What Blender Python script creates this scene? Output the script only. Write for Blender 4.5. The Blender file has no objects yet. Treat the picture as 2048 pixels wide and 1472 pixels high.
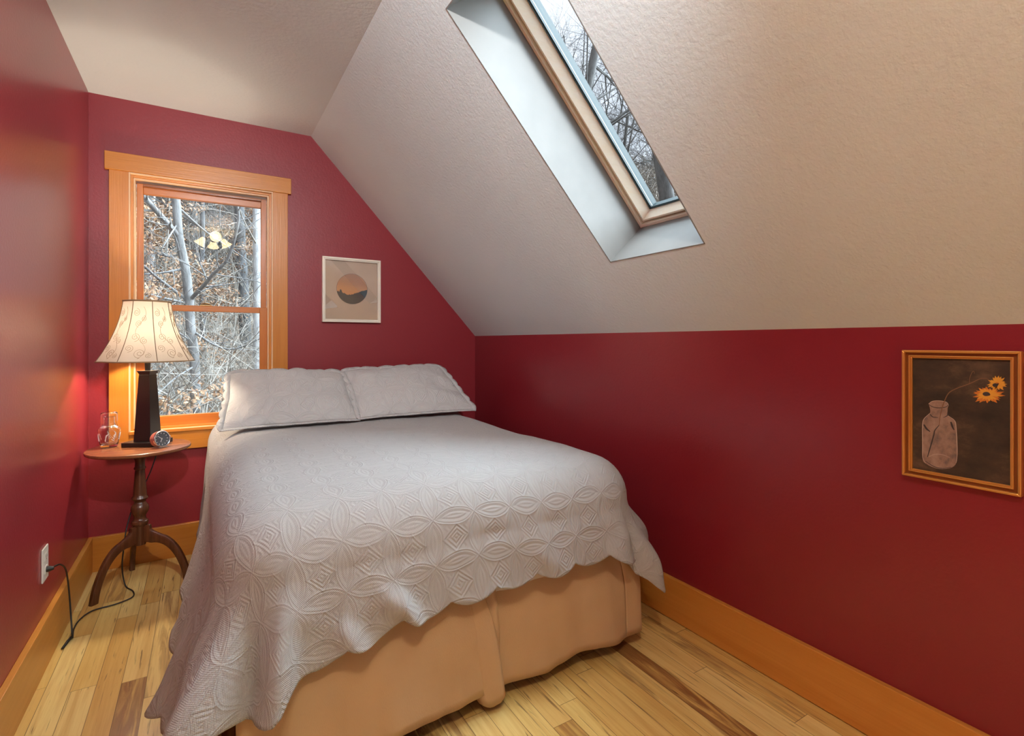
import bpy, math, random
from mathutils import Vector, Matrix, noise
PI = math.pi
SC = bpy.context.scene
COL = SC.collection
rnd = random.Random(7)

# ------------------------------------------------------------------ camera
cam_d = bpy.data.cameras.new('camera')
cam = bpy.data.objects.new('camera', cam_d); COL.objects.link(cam)
cam_d.sensor_width = 36.0
cam_d.lens = 1017.0 / 2048.0 * 36.0
cam_d.shift_y = -(736 - 684) / 2048.0
cam_d.clip_start = 0.02; cam_d.clip_end = 300
CAM_H = 1.2
YAW = math.atan(617 / 1017)
cam.location = (0, 0, CAM_H)
cam.rotation_euler = (PI / 2, 0, -YAW)
SC.camera = cam

# ------------------------------------------------------------------ view, world, sun
SC.view_settings.view_transform = 'Standard'
SC.view_settings.look = 'None'
SC.view_settings.gamma = 1
SC.view_settings.use_curve_mapping = False
SC.view_settings.exposure = 0.78

SKY_STRENGTH = 1.0
world = bpy.data.worlds.new('overcast_sky'); SC.world = world
world.use_nodes = True
wt = world.node_tree; wt.nodes.clear()
wo = wt.nodes.new('ShaderNodeOutputWorld'); wb = wt.nodes.new('ShaderNodeBackground')
wtc = wt.nodes.new('ShaderNodeTexCoord'); wn = wt.nodes.new('ShaderNodeTexNoise'); wr = wt.nodes.new('ShaderNodeValToRGB')
wn.inputs['Scale'].default_value = 2.2; wn.inputs['Detail'].default_value = 4
wr.color_ramp.elements[0].position = 0.35; wr.color_ramp.elements[0].color = (0.66, 0.74, 0.86, 1)
wr.color_ramp.elements[1].position = 0.62; wr.color_ramp.elements[1].color = (0.90, 0.93, 0.98, 1)
wt.links.new(wtc.outputs['Generated'], wn.inputs['Vector']); wt.links.new(wn.outputs['Fac'], wr.inputs['Fac'])
wt.links.new(wr.outputs['Color'], wb.inputs['Color']); wb.inputs['Strength'].default_value = SKY_STRENGTH
wt.links.new(wb.outputs['Background'], wo.inputs['Surface'])

def add_light(name, kind, loc, energy, color, rot=None, **kw):
    d = bpy.data.lights.new(name, kind); d.energy = energy; d.color = color
    for k, v in kw.items(): setattr(d, k, v)
    o = bpy.data.objects.new(name, d); COL.objects.link(o); o.location = loc
    if rot is not None: o.rotation_euler = rot
    return o
# bright hazy sun, high to the front right of the house
SUN_DIR = Vector((0.90, -0.08, 0.92)).normalized()      # towards the sun
sun = add_light('hazy_sun', 'SUN', (9, -1, 9), 23.0, (0.77, 0.92, 1.03), SUN_DIR.to_track_quat('Z', 'Y').to_euler(), angle=math.radians(80))
# lamp positions (the fittings around them are built further down)
FIX = Vector((0.10, 0.02, 2.50))
FIX_POWER = 84.0
LAMP_POWER = 66.0
WARM = (1.0, 0.83, 0.63)
FIX_COL = (0.96, 0.98, 1.0)

# ------------------------------------------------------------------ node expressions
class E:
    def __init__(s, nt, v): s.nt = nt; s.v = v
    def _m(s, op, *a):
        n = s.nt.nodes.new('ShaderNodeMath'); n.operation = op
        for i, x in enumerate((s,) + a):
            x = x.v if isinstance(x, E) else x
            if isinstance(x, (int, float)): n.inputs[i].default_value = x
            else: s.nt.links.new(x, n.inputs[i])
        return E(s.nt, n.outputs[0])
    def __add__(s, o): return s._m('ADD', o)
    __radd__ = __add__
    def __sub__(s, o): return s._m('SUBTRACT', o)
    def __rsub__(s, o): return (s * -1) + o
    def __mul__(s, o): return s._m('MULTIPLY', o)
    __rmul__ = __mul__
    def __truediv__(s, o): return s._m('DIVIDE', o)
    def abs(s): return s._m('ABSOLUTE')
    def sqrt(s): return s._m('SQRT')
    def cos(s): return s._m('COSINE')
    def sin(s): return s._m('SINE')
    def floor(s): return s._m('FLOOR')
    def round(s): return s._m('ROUND')
    def fract(s): return s._m('FRACT')
    def pow(s, o): return s._m('POWER', o)
    def gt(s, o): return s._m('GREATER_THAN', o)
    def lt(s, o): return s._m('LESS_THAN', o)
    def min(s, o): return s._m('MINIMUM', o)
    def max(s, o): return s._m('MAXIMUM', o)
    def clamp(s): return s.max(0.0).min(1.0)
    def exp(s): return s._m('EXPONENT')

class Mat:
    def __init__(s, name):
        s.m = bpy.data.materials.new(name); s.m.use_nodes = True
        s.nt = s.m.node_tree; s.b = s.nt.nodes['Principled BSDF']
        s.tc = s.nt.nodes.new('ShaderNodeTexCoord')
    def xyz(s, src='Object'):
        n = s.nt.nodes.new('ShaderNodeSeparateXYZ'); s.nt.links.new(s.tc.outputs[src], n.inputs[0])
        return [E(s.nt, n.outputs[i]) for i in range(3)]
    def vec(s, x, y, z=0.0):
        n = s.nt.nodes.new('ShaderNodeCombineXYZ')
        for i, q in enumerate((x, y, z)):
            q = q.v if isinstance(q, E) else q
            if isinstance(q, (int, float)): n.inputs[i].default_value = q
            else: s.nt.links.new(q, n.inputs[i])
        return n.outputs[0]
    def noise(s, scale=(1, 1, 1), detail=3, rough=0.5, src='Object', vec=None, dist=0.0, sc=1.0):
        n = s.nt.nodes.new('ShaderNodeTexNoise'); n.inputs['Scale'].default_value = sc
        n.inputs['Detail'].default_value = detail; n.inputs['Roughness'].default_value = rough; n.inputs['Distortion'].default_value = dist
        mp = s.nt.nodes.new('ShaderNodeMapping'); mp.inputs['Scale'].default_value = scale
        s.nt.links.new(vec if vec is not None else s.tc.outputs[src], mp.inputs['Vector'])
        s.nt.links.new(mp.outputs[0], n.inputs['Vector'])
        return E(s.nt, n.outputs['Fac'])
    def white(s, vec):
        n = s.nt.nodes.new('ShaderNodeTexWhiteNoise'); n.noise_dimensions = '3D'; s.nt.links.new(vec, n.inputs['Vector'])
        return E(s.nt, n.outputs['Value'])
    def ramp(s, e, stops, interp='LINEAR'):
        n = s.nt.nodes.new('ShaderNodeValToRGB'); cr = n.color_ramp; cr.interpolation = interp
        while len(cr.elements) < len(stops): cr.elements.new(0.5)
        for el, (p, c) in zip(cr.elements, stops): el.position = p; el.color = (*c, 1)
        s.nt.links.new(e.v, n.inputs['Fac']); return n.outputs['Color']
    def mix(s, f, a, b, mode='MIX'):
        n = s.nt.nodes.new('ShaderNodeMix'); n.data_type = 'RGBA'; n.blend_type = mode
        for sock, q in ((n.inputs[0], f), (n.inputs[6], a), (n.inputs[7], b)):
            q = q.v if isinstance(q, E) else q
            if isinstance(q, (int, float)): sock.default_value = q
            elif isinstance(q, tuple): sock.default_value = (*q, 1)
            else: s.nt.links.new(q, sock)
        return n.outputs[2]
    def color(s, c):
        if isinstance(c, tuple): s.b.inputs['Base Color'].default_value = (*c, 1)
        else: s.nt.links.new(c, s.b.inputs['Base Color'])
        return s
    def bump(s, h, dist=0.002, strength=1.0):
        n = s.nt.nodes.new('ShaderNodeBump'); n.inputs['Distance'].default_value = dist; n.inputs['Strength'].default_value = strength
        s.nt.links.new(h.v, n.inputs['Height']); s.nt.links.new(n.outputs[0], s.b.inputs['Normal']); return s
    def set(s, **k):
        for a, v in k.items():
            i = s.b.inputs[a.replace('_', ' ')]
            if isinstance(v, E): s.nt.links.new(v.v, i)
            else: i.default_value = v
        return s

def flat(name, c, rough=0.5, metal=0.0, **k):
    m = Mat(name).color(c).set(Roughness=rough, Metallic=metal, **k)
    n = m.noise((9, 9, 9), 4)
    m.color(m.mix(1.0, c, m.ramp(n, [(0.3, (0.9,) * 3), (0.7, (1, 1, 1))]), 'MULTIPLY'))
    return m.m

def paint(name, c, rough, peel, sc=90, spec=0.5):
    m = Mat(name)
    big = m.noise((1.3,) * 3, 3)
    col = m.mix(1.0, c, m.ramp(big, [(0.3, (0.93, 0.93, 0.93)), (0.7, (1, 1, 1))]), 'MULTIPLY')
    m.color(col).set(Roughness=rough, Specular_IOR_Level=spec)
    n = m.noise((sc,) * 3, 3, 0.55)
    m.bump(n, peel)
    return m.m

def wood(name, base, dark, axis, rough=0.35, scale=1.0, contrast=1.0, fig=0.0):
    m = Mat(name)
    sc = [26 * scale] * 3; sc[axis] = 1.3 * scale
    n = m.noise(tuple(sc), 5, 0.6, dist=0.6)
    sc2 = [160 * scale] * 3; sc2[axis] = 5 * scale
    n2 = m.noise(tuple(sc2), 2, 0.6)
    v = n * 0.75 + n2 * 0.25
    col = m.ramp(v, [(0.5 - 0.2 / contrast, dark), (0.5 + 0.15 / contrast, base)])
    m.color(col).set(Roughness=rough)
    m.bump(n2, 0.0004)
    return m.m

# ------------------------------------------------------------------ materials
M = {}
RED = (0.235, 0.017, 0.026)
M['red_left_lit'] = paint('red_satin_wall_paint_lit_copy', (0.30, 0.024, 0.034), 0.30, 0.0006, spec=0.9)  # same red wall paint, lightened to imitate stronger light on the left wall
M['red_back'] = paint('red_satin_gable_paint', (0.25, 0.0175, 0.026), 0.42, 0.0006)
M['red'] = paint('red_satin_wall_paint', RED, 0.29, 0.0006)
M['ceil'] = paint('greige_ceiling_paint', (0.68, 0.775, 0.80), 0.75, 0.0015, sc=75)
M['ceil_smooth'] = paint('greige_ceiling_paint_fine', (0.74, 0.82, 0.85), 0.75, 0.0016, sc=60)
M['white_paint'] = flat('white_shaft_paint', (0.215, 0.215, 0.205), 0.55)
M['fir_x'] = wood('fir_trim_along_x', (0.58, 0.225, 0.030), (0.47, 0.155, 0.016), 0, 0.32, contrast=0.8)
M['fir_y'] = wood('fir_trim_along_y', (0.64, 0.29, 0.055), (0.52, 0.20, 0.030), 1, 0.32, contrast=0.8)
M['fir_z'] = wood('fir_trim_along_z', (0.58, 0.220, 0.028), (0.48, 0.155, 0.015), 2, 0.32, contrast=0.8)
M['sash_x'] = wood('amber_sash_along_x', (0.55, 0.185, 0.028), (0.43, 0.12, 0.014), 0, 0.3)
M['sash_z'] = wood('amber_sash_along_z', (0.55, 0.185, 0.028), (0.43, 0.12, 0.014), 2, 0.3)
M['pale_wood'] = flat('pale_jamb_lip', (0.76, 0.50, 0.28), 0.4)
M['pine'] = wood('clear_pine_skylight', (0.95, 0.90, 0.76), (0.93, 0.82, 0.62), 0, 0.4, scale=0.8)
M['pine_dark'] = wood('pine_groove', (0.78, 0.58, 0.26), (0.64, 0.43, 0.16), 0, 0.5)
M['walnut'] = wood('dark_walnut', (0.155, 0.052, 0.020), (0.050, 0.016, 0.008), 2, 0.25, scale=0.9)
M['walnut_top'] = wood('walnut_tabletop', (0.30, 0.115, 0.05), (0.16, 0.05, 0.022), 0, 0.22, scale=0.9)
M['black_wood'] = flat('black_lamp_lacquer', (0.012, 0.010, 0.009), 0.35)
M['brass'] = flat('aged_brass', (0.35, 0.24, 0.12), 0.35, 1.0)
M['black'] = flat('black_rubber', (0.01, 0.01, 0.011), 0.45)
M['white_plastic'] = flat('white_plastic', (0.72, 0.69, 0.62), 0.35)
M['chrome'] = flat('brushed_chrome', (0.72, 0.72, 0.74), 0.22, 1.0)
M['copper'] = flat('copper_red_leather', (0.42, 0.14, 0.10), 0.4)
M['clock_face'] = flat('grey_clock_dial', (0.085, 0.10, 0.12), 0.35)
M['white'] = flat('white_mark', (0.85, 0.85, 0.83), 0.4)
M['gold'] = flat('gold_leaf', (0.78, 0.42, 0.11), 0.33, 0.7)
M['gold_dark'] = flat('gold_brown_recess', (0.26, 0.09, 0.02), 0.42, 0.5)
M['silver_frame'] = flat('champagne_silver_frame', (0.82, 0.77, 0.66), 0.35, 0.15)
M['dark_gap'] = flat('dark_gap', (0.03, 0.02, 0.012), 0.8)
M['spacer'] = flat('aluminium_glass_spacer', (0.22, 0.36, 0.40), 0.3, 0.6)
M['gasket'] = flat('dark_glazing_gasket', (0.02, 0.045, 0.05), 0.5)

def thin_glass(name, tint=(0.95, 0.97, 0.97), r0=0.06):
    """single-sheet glass: clear, with a Schlick mirror that is the same from both faces"""
    m = bpy.data.materials.new(name); m.use_nodes = True; nt = m.node_tree; nt.nodes.clear()
    o = nt.nodes.new('ShaderNodeOutputMaterial'); mx = nt.nodes.new('ShaderNodeMixShader')
    t = nt.nodes.new('ShaderNodeBsdfTransparent'); g = nt.nodes.new('ShaderNodeBsdfGlossy'); lw = nt.nodes.new('ShaderNodeLayerWeight')
    t.inputs[0].default_value = (*tint, 1); g.inputs['Roughness'].default_value = 0.0; lw.inputs['Blend'].default_value = 0.5
    f = E(nt, lw.outputs['Facing']).pow(5) * (1 - r0) + r0
    nt.links.new(f.v, mx.inputs[0]); nt.links.new(t.outputs[0], mx.inputs[1]); nt.links.new(g.outputs[0], mx.inputs[2])
    nt.links.new(mx.outputs[0], o.inputs[0]); return m
M['pane'] = thin_glass('window_pane_glass')
M['pic_glass'] = thin_glass('picture_glass', (0.97, 0.97, 0.97), 0.20)
M['clock_glass'] = thin_glass('clock_crystal', (0.97, 0.97, 0.97), 0.05)
_g = Mat('clear_glassware').color((0.98, 0.99, 0.99)).set(Roughness=0.0, IOR=1.45, Transmission_Weight=1.0); M['glassware'] = _g.m
_g = Mat('frosted_etching').color((0.85, 0.87, 0.87)).set(Roughness=0.5); M['etch'] = _g.m

# lampshade fabric: diffuse + translucent
def cloth_trans(name, c, tr, f):
    m = bpy.data.materials.new(name); m.use_nodes = True; nt = m.node_tree; nt.nodes.clear()
    o = nt.nodes.new('ShaderNodeOutputMaterial'); mx = nt.nodes.new('ShaderNodeMixShader'); mx.inputs[0].default_value = f
    a = nt.nodes.new('ShaderNodeBsdfDiffuse'); b = nt.nodes.new('ShaderNodeBsdfTranslucent')
    a.inputs[0].default_value = (*c, 1); b.inputs[0].default_value = (*tr, 1)
    nz = nt.nodes.new('ShaderNodeTexNoise'); nz.inputs['Scale'].default_value = 900; bp = nt.nodes.new('ShaderNodeBump')
    bp.inputs['Distance'].default_value = 0.0005; nt.links.new(nz.outputs['Fac'], bp.inputs['Height']); nt.links.new(bp.outputs[0], a.inputs['Normal'])
    nt.links.new(a.outputs[0], mx.inputs[1]); nt.links.new(b.outputs[0], mx.inputs[2]); nt.links.new(mx.outputs[0], o.inputs[0]); return m
M['shade'] = cloth_trans('cream_lampshade_silk', (0.80, 0.70, 0.56), (0.28, 0.24, 0.195), 0.20)
M['thread'] = flat('brown_thread', (0.20, 0.12, 0.06), 0.7)
M['thread_light'] = flat('tan_thread', (0.36, 0.24, 0.13), 0.7)

def quilt_mat(name, c, bump):
    m = Mat(name)
    x, y, _ = m.xyz('UV')
    CELL = 0.135
    px, py = x / CELL, y / CELL
    wob = m.noise((3, 3, 3), 2, src='UV'); wob2 = m.noise((4.1, 4.1, 3), 2, src='UV')
    px = px + (wob - 0.5) * 0.5; py = py + (wob2 - 0.5) * 0.4
    qx = (px - px.round()).abs(); qy = (py - py.round()).abs()
    sx = (px - px.round()); sy = (py - py.round())
    da = ((1 - qx).pow(2) + qy * qy).sqrt(); db = (qx * qx + (1 - qy).pow(2)).sqrt()
    dm = da.min(db)
    line = ((dm - 0.707).abs() * -34).exp()
    line2 = ((dm - 0.655).abs() * -40).exp() * 0.7
    petal = dm.lt(0.63)
    pet = ((dm * (2 * PI * 11)).cos() * 0.5 + 0.5) * petal * 0.8
    dia = qx + qy
    inn = dia.lt(0.34)
    diam = ((dia * (2 * PI * 10)).cos() * 0.5 + 0.5) * inn * 0.9
    fill = (1 - petal) * (1 - inn) * dm.gt(0.74)
    wav = ((sx * (2 * PI * 9) + (sy * (2 * PI * 5)).sin() * 1.6).cos() * 0.5 + 0.5) * fill * 0.65
    rib = ((x + y * 0.15) * (2 * PI / 0.0042)).cos() * ((y) * (2 * PI / 0.006)).cos() * 0.26
    h = line.max(line2) * 1.3 + pet * 0.7 + diam * 0.9 + wav + rib
    m.color(c).set(Roughness=0.9, Sheen_Weight=0.15)
    m.bump(h, bump, 1.0)
    return m.m
M['quilt'] = quilt_mat('white_matelasse_quilt', (0.425, 0.430, 0.428), 0.0024)
M['sham'] = quilt_mat('white_quilted_sham', (0.60, 0.605, 0.60), 0.0026)
def fabric(name, c, sc=500, d=0.0006, rough=0.9):
    m = Mat(name); n = m.noise((sc, sc, sc * 0.3), 2); b = m.noise((6, 6, 6), 3)
    m.color(m.mix(1.0, c, m.ramp(b, [(0.3, (0.92, 0.92, 0.92)), (0.7, (1, 1, 1))]), 'MULTIPLY')).set(Roughness=rough)
    m.bump(n, d); return m.m
M['skirt'] = fabric('cream_bed_skirt_cotton', (0.55, 0.38, 0.21))
M['ticking'] = fabric('off_white_mattress_ticking', (0.70, 0.68, 0.62))

def floor_mat():
    m = Mat('hickory_plank_floor')
    x, y, _ = m.xyz('Object')
    W = 0.0735
    px = x / W + 0.35; i = px.floor(); fx = px.fract()
    r1 = m.white(m.vec(i, 3.0, 1.0)); r2 = m.white(m.vec(i, 9.0, 4.0))
    L = r1 * 0.5 + 0.55
    py = (y / L) + r2 * 7.0; j = py.floor(); fy = py.fract()
    r = m.white(m.vec(i, j, 5.0)); rr = m.white(m.vec(i, j, 11.0)); r3 = m.white(m.vec(i, j, 17.0))
    base = m.ramp(r, [(0.0, (0.64, 0.40, 0.115)), (0.35, (0.76, 0.56, 0.19)), (0.7, (0.82, 0.65, 0.27)), (1.0, (0.70, 0.47, 0.15))])
    gv = m.vec(x * 34 + r * 40, y * 1.6 + rr * 30, r3 * 9)
    g = m.noise(vec=gv, detail=5, rough=0.6, dist=1.2)
    g2 = m.noise(vec=m.vec(x * 160 + r * 90, y * 5 + rr * 30, 0.0), detail=3, rough=0.6)
    col = m.mix(((g - 0.42) * 3.2).clamp() * 0.75, base, m.mix(1.0, base, (0.78, 0.62, 0.48), 'MULTIPLY'))
    col = m.mix(((g2 - 0.5) * 3).clamp() * 0.35, col, m.mix(1.0, col, (0.72, 0.58, 0.42), 'MULTIPLY'))
    # heartwood streaks on some planks
    hv = m.vec(x * 17 + rr * 50, y * 1.5 + r * 20, 2.0)
    hn = m.noise(vec=hv, detail=6, rough=0.62, dist=1.6)
    heart = rr.gt(0.66) * ((hn - 0.47) * 7).clamp()
    heavy = rr.gt(0.86) * ((hn - 0.36) * 6).clamp()
    col = m.mix((heart * 0.55).max(heavy * 0.8), col, m.mix(g2, (0.30, 0.10, 0.03), (0.09, 0.028, 0.012)))
    # thin dark mineral streaks
    st = m.noise(vec=m.vec(x * 60 + r * 70, y * 2.2 + rr * 9, 7.0), detail=4, rough=0.5, dist=2.0)
    col = m.mix((((st - 0.62) * 14).clamp()) * 0.7, col, (0.10, 0.035, 0.015))
    gap = (fx.lt(0.014)).max(fx.gt(0.99)).max(fy.lt(0.0025))
    col = m.mix(gap * 0.75, col, (0.10, 0.045, 0.015))
    m.color(col).set(Roughness=(g2 * 0.12 + 0.27))
    m.bump(g2 * 0.3 - gap, 0.0008)
    return m.m
M['floor'] = floor_mat()

def bark(name, pale, dark, sc=3.0):
    m = Mat(name)
    n = m.noise((sc, sc, sc * 0.5), 6, 0.7); n2 = m.noise((sc * 9, sc * 9, sc * 2), 4, 0.7)
    m.color(m.ramp(n * 0.6 + n2 * 0.4, [(0.40, dark), (0.56, pale)])).set(Roughness=0.85)
    m.bump(n2, 0.01); return m.m
M['beech'] = bark('pale_beech_bark', (0.18, 0.18, 0.18), (0.0721, 0.0721, 0.0739))
M['graybark'] = bark('grey_bark', (0.0791, 0.0831, 0.0898), (0.0288, 0.0306, 0.0324))
M['whitebark'] = bark('whitish_bark', (0.381, 0.386, 0.392), (0.184, 0.19, 0.196))
M['twig'] = bark('grey_brown_twig', (0.111, 0.104, 0.0988), (0.0429, 0.0386, 0.0364), 6)
M['skytwig'] = bark('brown_grey_branch_bark', (0.0613, 0.0564, 0.054), (0.0216, 0.0196, 0.0183), 6)
M['brownbrush'] = bark('brown_brushwood', (0.145, 0.111, 0.0812), (0.0427, 0.0316, 0.0239), 2)
M['paletwig'] = bark('pale_twig', (0.278, 0.26, 0.231), (0.139, 0.124, 0.104), 6)

def leaf_mat(name, a, b, c):
    m = Mat(name)
    n = m.nt.nodes.new('ShaderNodeNewGeometry')
    col = m.ramp(E(m.nt, n.outputs['Random Per Island']), [(0.0, a), (0.5, b), (1.0, c)])
    m.color(col).set(Roughness=0.7); return m.m
M['leaf'] = leaf_mat('dry_beech_leaf', (0.162, 0.073, 0.0297), (0.271, 0.162, 0.0864), (0.119, 0.0595, 0.0324))
def ground_mat():
    m = Mat('leaf_littered_hillside')
    n = m.noise((9, 9, 9), 6, 0.75); n2 = m.noise((0.5, 0.5, 0.5), 3)
    v = m.nt.nodes.new('ShaderNodeTexVoronoi'); v.inputs['Scale'].default_value = 11
    m.nt.links.new(m.tc.outputs['Object'], v.inputs['Vector'])
    sp = m.nt.nodes.new('ShaderNodeSeparateColor'); m.nt.links.new(v.outputs['Color'], sp.inputs[0])
    c1 = m.ramp(E(m.nt, sp.outputs[0]) * 0.6 + n * 0.4, [(0.25, (0.0244, 0.0195, 0.0171)), (0.42, (0.107, 0.0633, 0.0365)), (0.6, (0.161, 0.112, 0.073)), (0.8, (0.195, 0.175, 0.151))])
    c2 = m.mix(((n2 - 0.5) * 4).clamp() * 0.3, c1, (0.0675, 0.0653, 0.059))
    m.color(c2).set(Roughness=0.95); m.bump(n, 0.05); return m.m
M['ground'] = ground_mat()

# ------------------------------------------------------------------ object helpers
def link_props(o, label=None, cat=None, group=None, kind=None):
    if label: o['label'] = label
    if cat: o['category'] = cat
    if group: o['group'] = group
    if kind: o['kind'] = kind
    return o
def thing(name, loc, label, cat, group=None, rotz=0.0):
    o = bpy.data.objects.new(name, None); COL.objects.link(o); o.location = loc
    o.rotation_euler = (0, 0, rotz); o.empty_display_size = 0.1
    return link_props(o, label, cat, group)
class MB:
    def __init__(s): s.v = []; s.f = []; s.uv = None
    def box(s, x0, x1, y0, y1, z0, z1, mat=None):
        b = len(s.v)
        for x in (x0, x1):
            for y in (y0, y1):
                for z in (z0, z1):
                    p = Vector((x, y, z)); s.v.append(mat @ p if mat else p)
        for f in ((0, 1, 3, 2), (4, 6, 7, 5), (0, 4, 5, 1), (2, 3, 7, 6), (0, 2, 6, 4), (1, 5, 7, 3)): s.f.append(tuple(b + i for i in f))
        return s
    def prism(s, poly, lo, hi, fn):
        """extrude a 2-D polygon; fn(a, b, h) -> point"""
        b = len(s.v); n = len(poly)
        for h in (lo, hi):
            for (p, q) in poly: s.v.append(Vector(fn(p, q, h)))
        s.f.append(tuple(b + i for i in range(n))[::-1]); s.f.append(tuple(b + n + i for i in range(n)))
        for i in range(n):
            j = (i + 1) % n; s.f.append((b + i, b + j, b + n + j, b + n + i))
        return s
    def grid(s, rows, closed=False):
        b = len(s.v); nr = len(rows); nc = len(rows[0])
        for r in rows: s.v.extend(Vector(p) for p in r)
        for i in range(nr - 1):
            for j in range(nc if closed else nc - 1):
                k = (j + 1) % nc
                s.f.append((b + i * nc + j, b + i * nc + k, b + (i + 1) * nc + k, b + (i + 1) * nc + j))
        return s
    def lathe(s, prof, c=(0, 0, 0), n=40, cap=True, sq=None):
        rows = []
        for (r, z) in prof:
            rows.append([(c[0] + r * math.cos(2 * PI * k / n), c[1] + r * math.sin(2 * PI * k / n), c[2] + z) for k in range(n)])
        b = len(s.v); s.grid(rows, True)
        if cap:
            s.f.append(tuple(b + k for k in range(n))[::-1]); s.f.append(tuple(b + (len(rows) - 1) * n + k for k in range(n)))
        return s
    def tube(s, pts, rad, n=8, cap=True):
        pts = [Vector(p) for p in pts]; rows = []
        if not isinstance(rad, (list, tuple)): rad = [rad] * len(pts)
        t0 = (pts[1] - pts[0]).normalized(); up = Vector((0, 0, 1)) if abs(t0.z) < 0.9 else Vector((1, 0, 0))
        a = t0.cross(up).normalized()
        for i, p in enumerate(pts):
            t = (pts[min(i + 1, len(pts) - 1)] - pts[max(i - 1, 0)])
            if t.length < 1e-9: t = t0
            t.normalize(); a = (a - t * a.dot(t)); 
            if a.length < 1e-6: a = t.orthogonal()
            a.normalize(); bb = t.cross(a)
            rows.append([p + (a * math.cos(2 * PI * k / n) + bb * math.sin(2 * PI * k / n)) * rad[i] for k in range(n)])
        b = len(s.v); s.grid(rows, True)
        if cap:
            s.f.append(tuple(b + k for k in range(n))[::-1]); s.f.append(tuple(b + (len(rows) - 1) * n + k for k in range(n)))
        return s
    def build(s, name, mat, parent=None, smooth=False, bevel=0.0, uvf=None, xf=None):
        me = bpy.data.meshes.new(name)
        off = Vector((0, 0, 0)); rz = None
        vs = s.v
        if parent is not None:
            inv = parent['_inv'] if False else None
            P = parent; M4 = Matrix.Identity(4); chain = []
            while P is not None: chain.append(P); P = P.parent
            for P in reversed(chain): M4 = M4 @ Matrix.LocRotScale(P.location, P.rotation_euler, P.scale)
            inv = M4.inverted(); vs = [inv @ Vector(p) for p in s.v]
        me.from_pydata([tuple(p) for p in vs], [], s.f); me.update()
        if uvf:
            ul = me.uv_layers.new(name='UVMap')
            for lp in me.loops: ul.data[lp.index].uv = uvf[lp.vertex_index]
        if smooth:
            for p in me.polygons: p.use_smooth = True
        me.materials.append(mat if not isinstance(mat, str) else M[mat])
        o = bpy.data.objects.new(name, me); COL.objects.link(o)
        if parent is not None: o.parent = parent
        if bevel:
            md = o.modifiers.new('bevel', 'BEVEL'); md.width = bevel; md.segments = 2; md.limit_method = 'ANGLE'; md.angle_limit = math.radians(40)
        if smooth == 'auto':
            md = o.modifiers.new('es', 'EDGE_SPLIT'); md.split_angle = math.radians(38)
        return o
def struct(o, label=None):
    o['kind'] = 'structure'
    if label: o['label'] = label
    return o
def catmull(pts, n=6):
    pts = [Vector(p) for p in pts]; out = []
    P = [pts[0] * 2 - pts[1]] + pts + [pts[-1] * 2 - pts[-2]]
    for i in range(1, len(P) - 2):
        for k in range(n):
            t = k / n
            out.append(0.5 * ((2 * P[i]) + (P[i + 1] - P[i - 1]) * t + (2 * P[i - 1] - 5 * P[i] + 4 * P[i + 1] - P[i + 2]) * t * t + (3 * P[i] - P[i - 1] - 3 * P[i + 1] + P[i + 2]) * t ** 3))
    out.append(pts[-1]); return out
def lerp(a, b, t): return a + (b - a) * t
def smst(a, b, x):
    t = max(0, min(1, (x - a) / (b - a))); return t * t * (3 - 2 * t)
def interp(tab, x):
    if x <= tab[0][0]: return tab[0][1]
    for (a, p), (b, q) in zip(tab, tab[1:]):
        if x <= b: return lerp(p, q, smst(a, b, x))
    return tab[-1][1]

# ------------------------------------------------------------------ the room
XL, XR, YB, YR = -0.513, 1.746, 3.414, -2.75     # left, right, back, rear
ZC, ZK, XB = 2.503, 1.245, 0.582                  # flat ceiling, knee wall, ceiling break
T = 0.14
struct(MB().box(XL - T, XR + T, YR - T, YB + T, -0.12, 0.0).build('floor', 'floor'), 'hickory plank floor with dark heartwood streaks')
struct(MB().box(XL - T, XL, YR - T, YB + T, 0.0, ZC + 0.1).build('wall_left', 'red_left_lit'), 'glossy red painted wall beside the nightstand')
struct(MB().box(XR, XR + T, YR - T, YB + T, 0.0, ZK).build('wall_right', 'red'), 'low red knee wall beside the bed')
# slope: outward normal
SN = Vector((1.258, 0, 1.164)).normalized(); SD = Vector((XR - XB, 0, ZK - ZC)); SLEN = SD.length; SDn = SD.normalized()
def slope_pt(d, y, n):            # d down the slope from the break, n outward
    p = Vector((XB, 0, ZC)) + SDn * d + SN * n; return Vector((p.x, y, p.z))
# back wall as pieces of one mesh around the window opening
WX0, WX1, WZ0, WZ1 = -0.342, 0.359, 0.712, 2.110
def gable(y0, y1, hole, name):
    m = MB()
    outline = [(XL, 0), (XR, 0), (XR, ZK), (XB, ZC), (XL, ZC)]
    fn = lambda a, b, h: (a, h, b)
    if hole:
        x0, x1, z0, z1 = hole
        zx1 = ZC
        m.prism([(XL, 0), (x0, 0), (x0, ZC), (XL, ZC)], y0, y1, fn)
        m.prism([(x0, 0), (x1, 0), (x1, z0), (x0, z0)], y0, y1, fn)
        m.prism([(x0, z1), (x1, z1), (x1, ZC), (x0, ZC)], y0, y1, fn)
        m.prism([(x1, 0), (XR, 0), (XR, ZK), (XB, ZC), (x1, ZC)], y0, y1, fn)
    else: m.prism(outline, y0, y1, fn)
    return m.build(name, 'red_back')
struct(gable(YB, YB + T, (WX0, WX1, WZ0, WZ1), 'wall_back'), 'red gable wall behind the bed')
wr_ = struct(gable(YR - T, YR, None, 'wall_rear'), 'pale wall behind the camera'); wr_.data.materials[0] = M['ceil_smooth']
struct(MB().box(XL - T, XB + 0.05, YR - T, YB + T, ZC, ZC + 0.12).build('ceiling', 'ceil_smooth'), 'flat pale ceiling')
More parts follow.
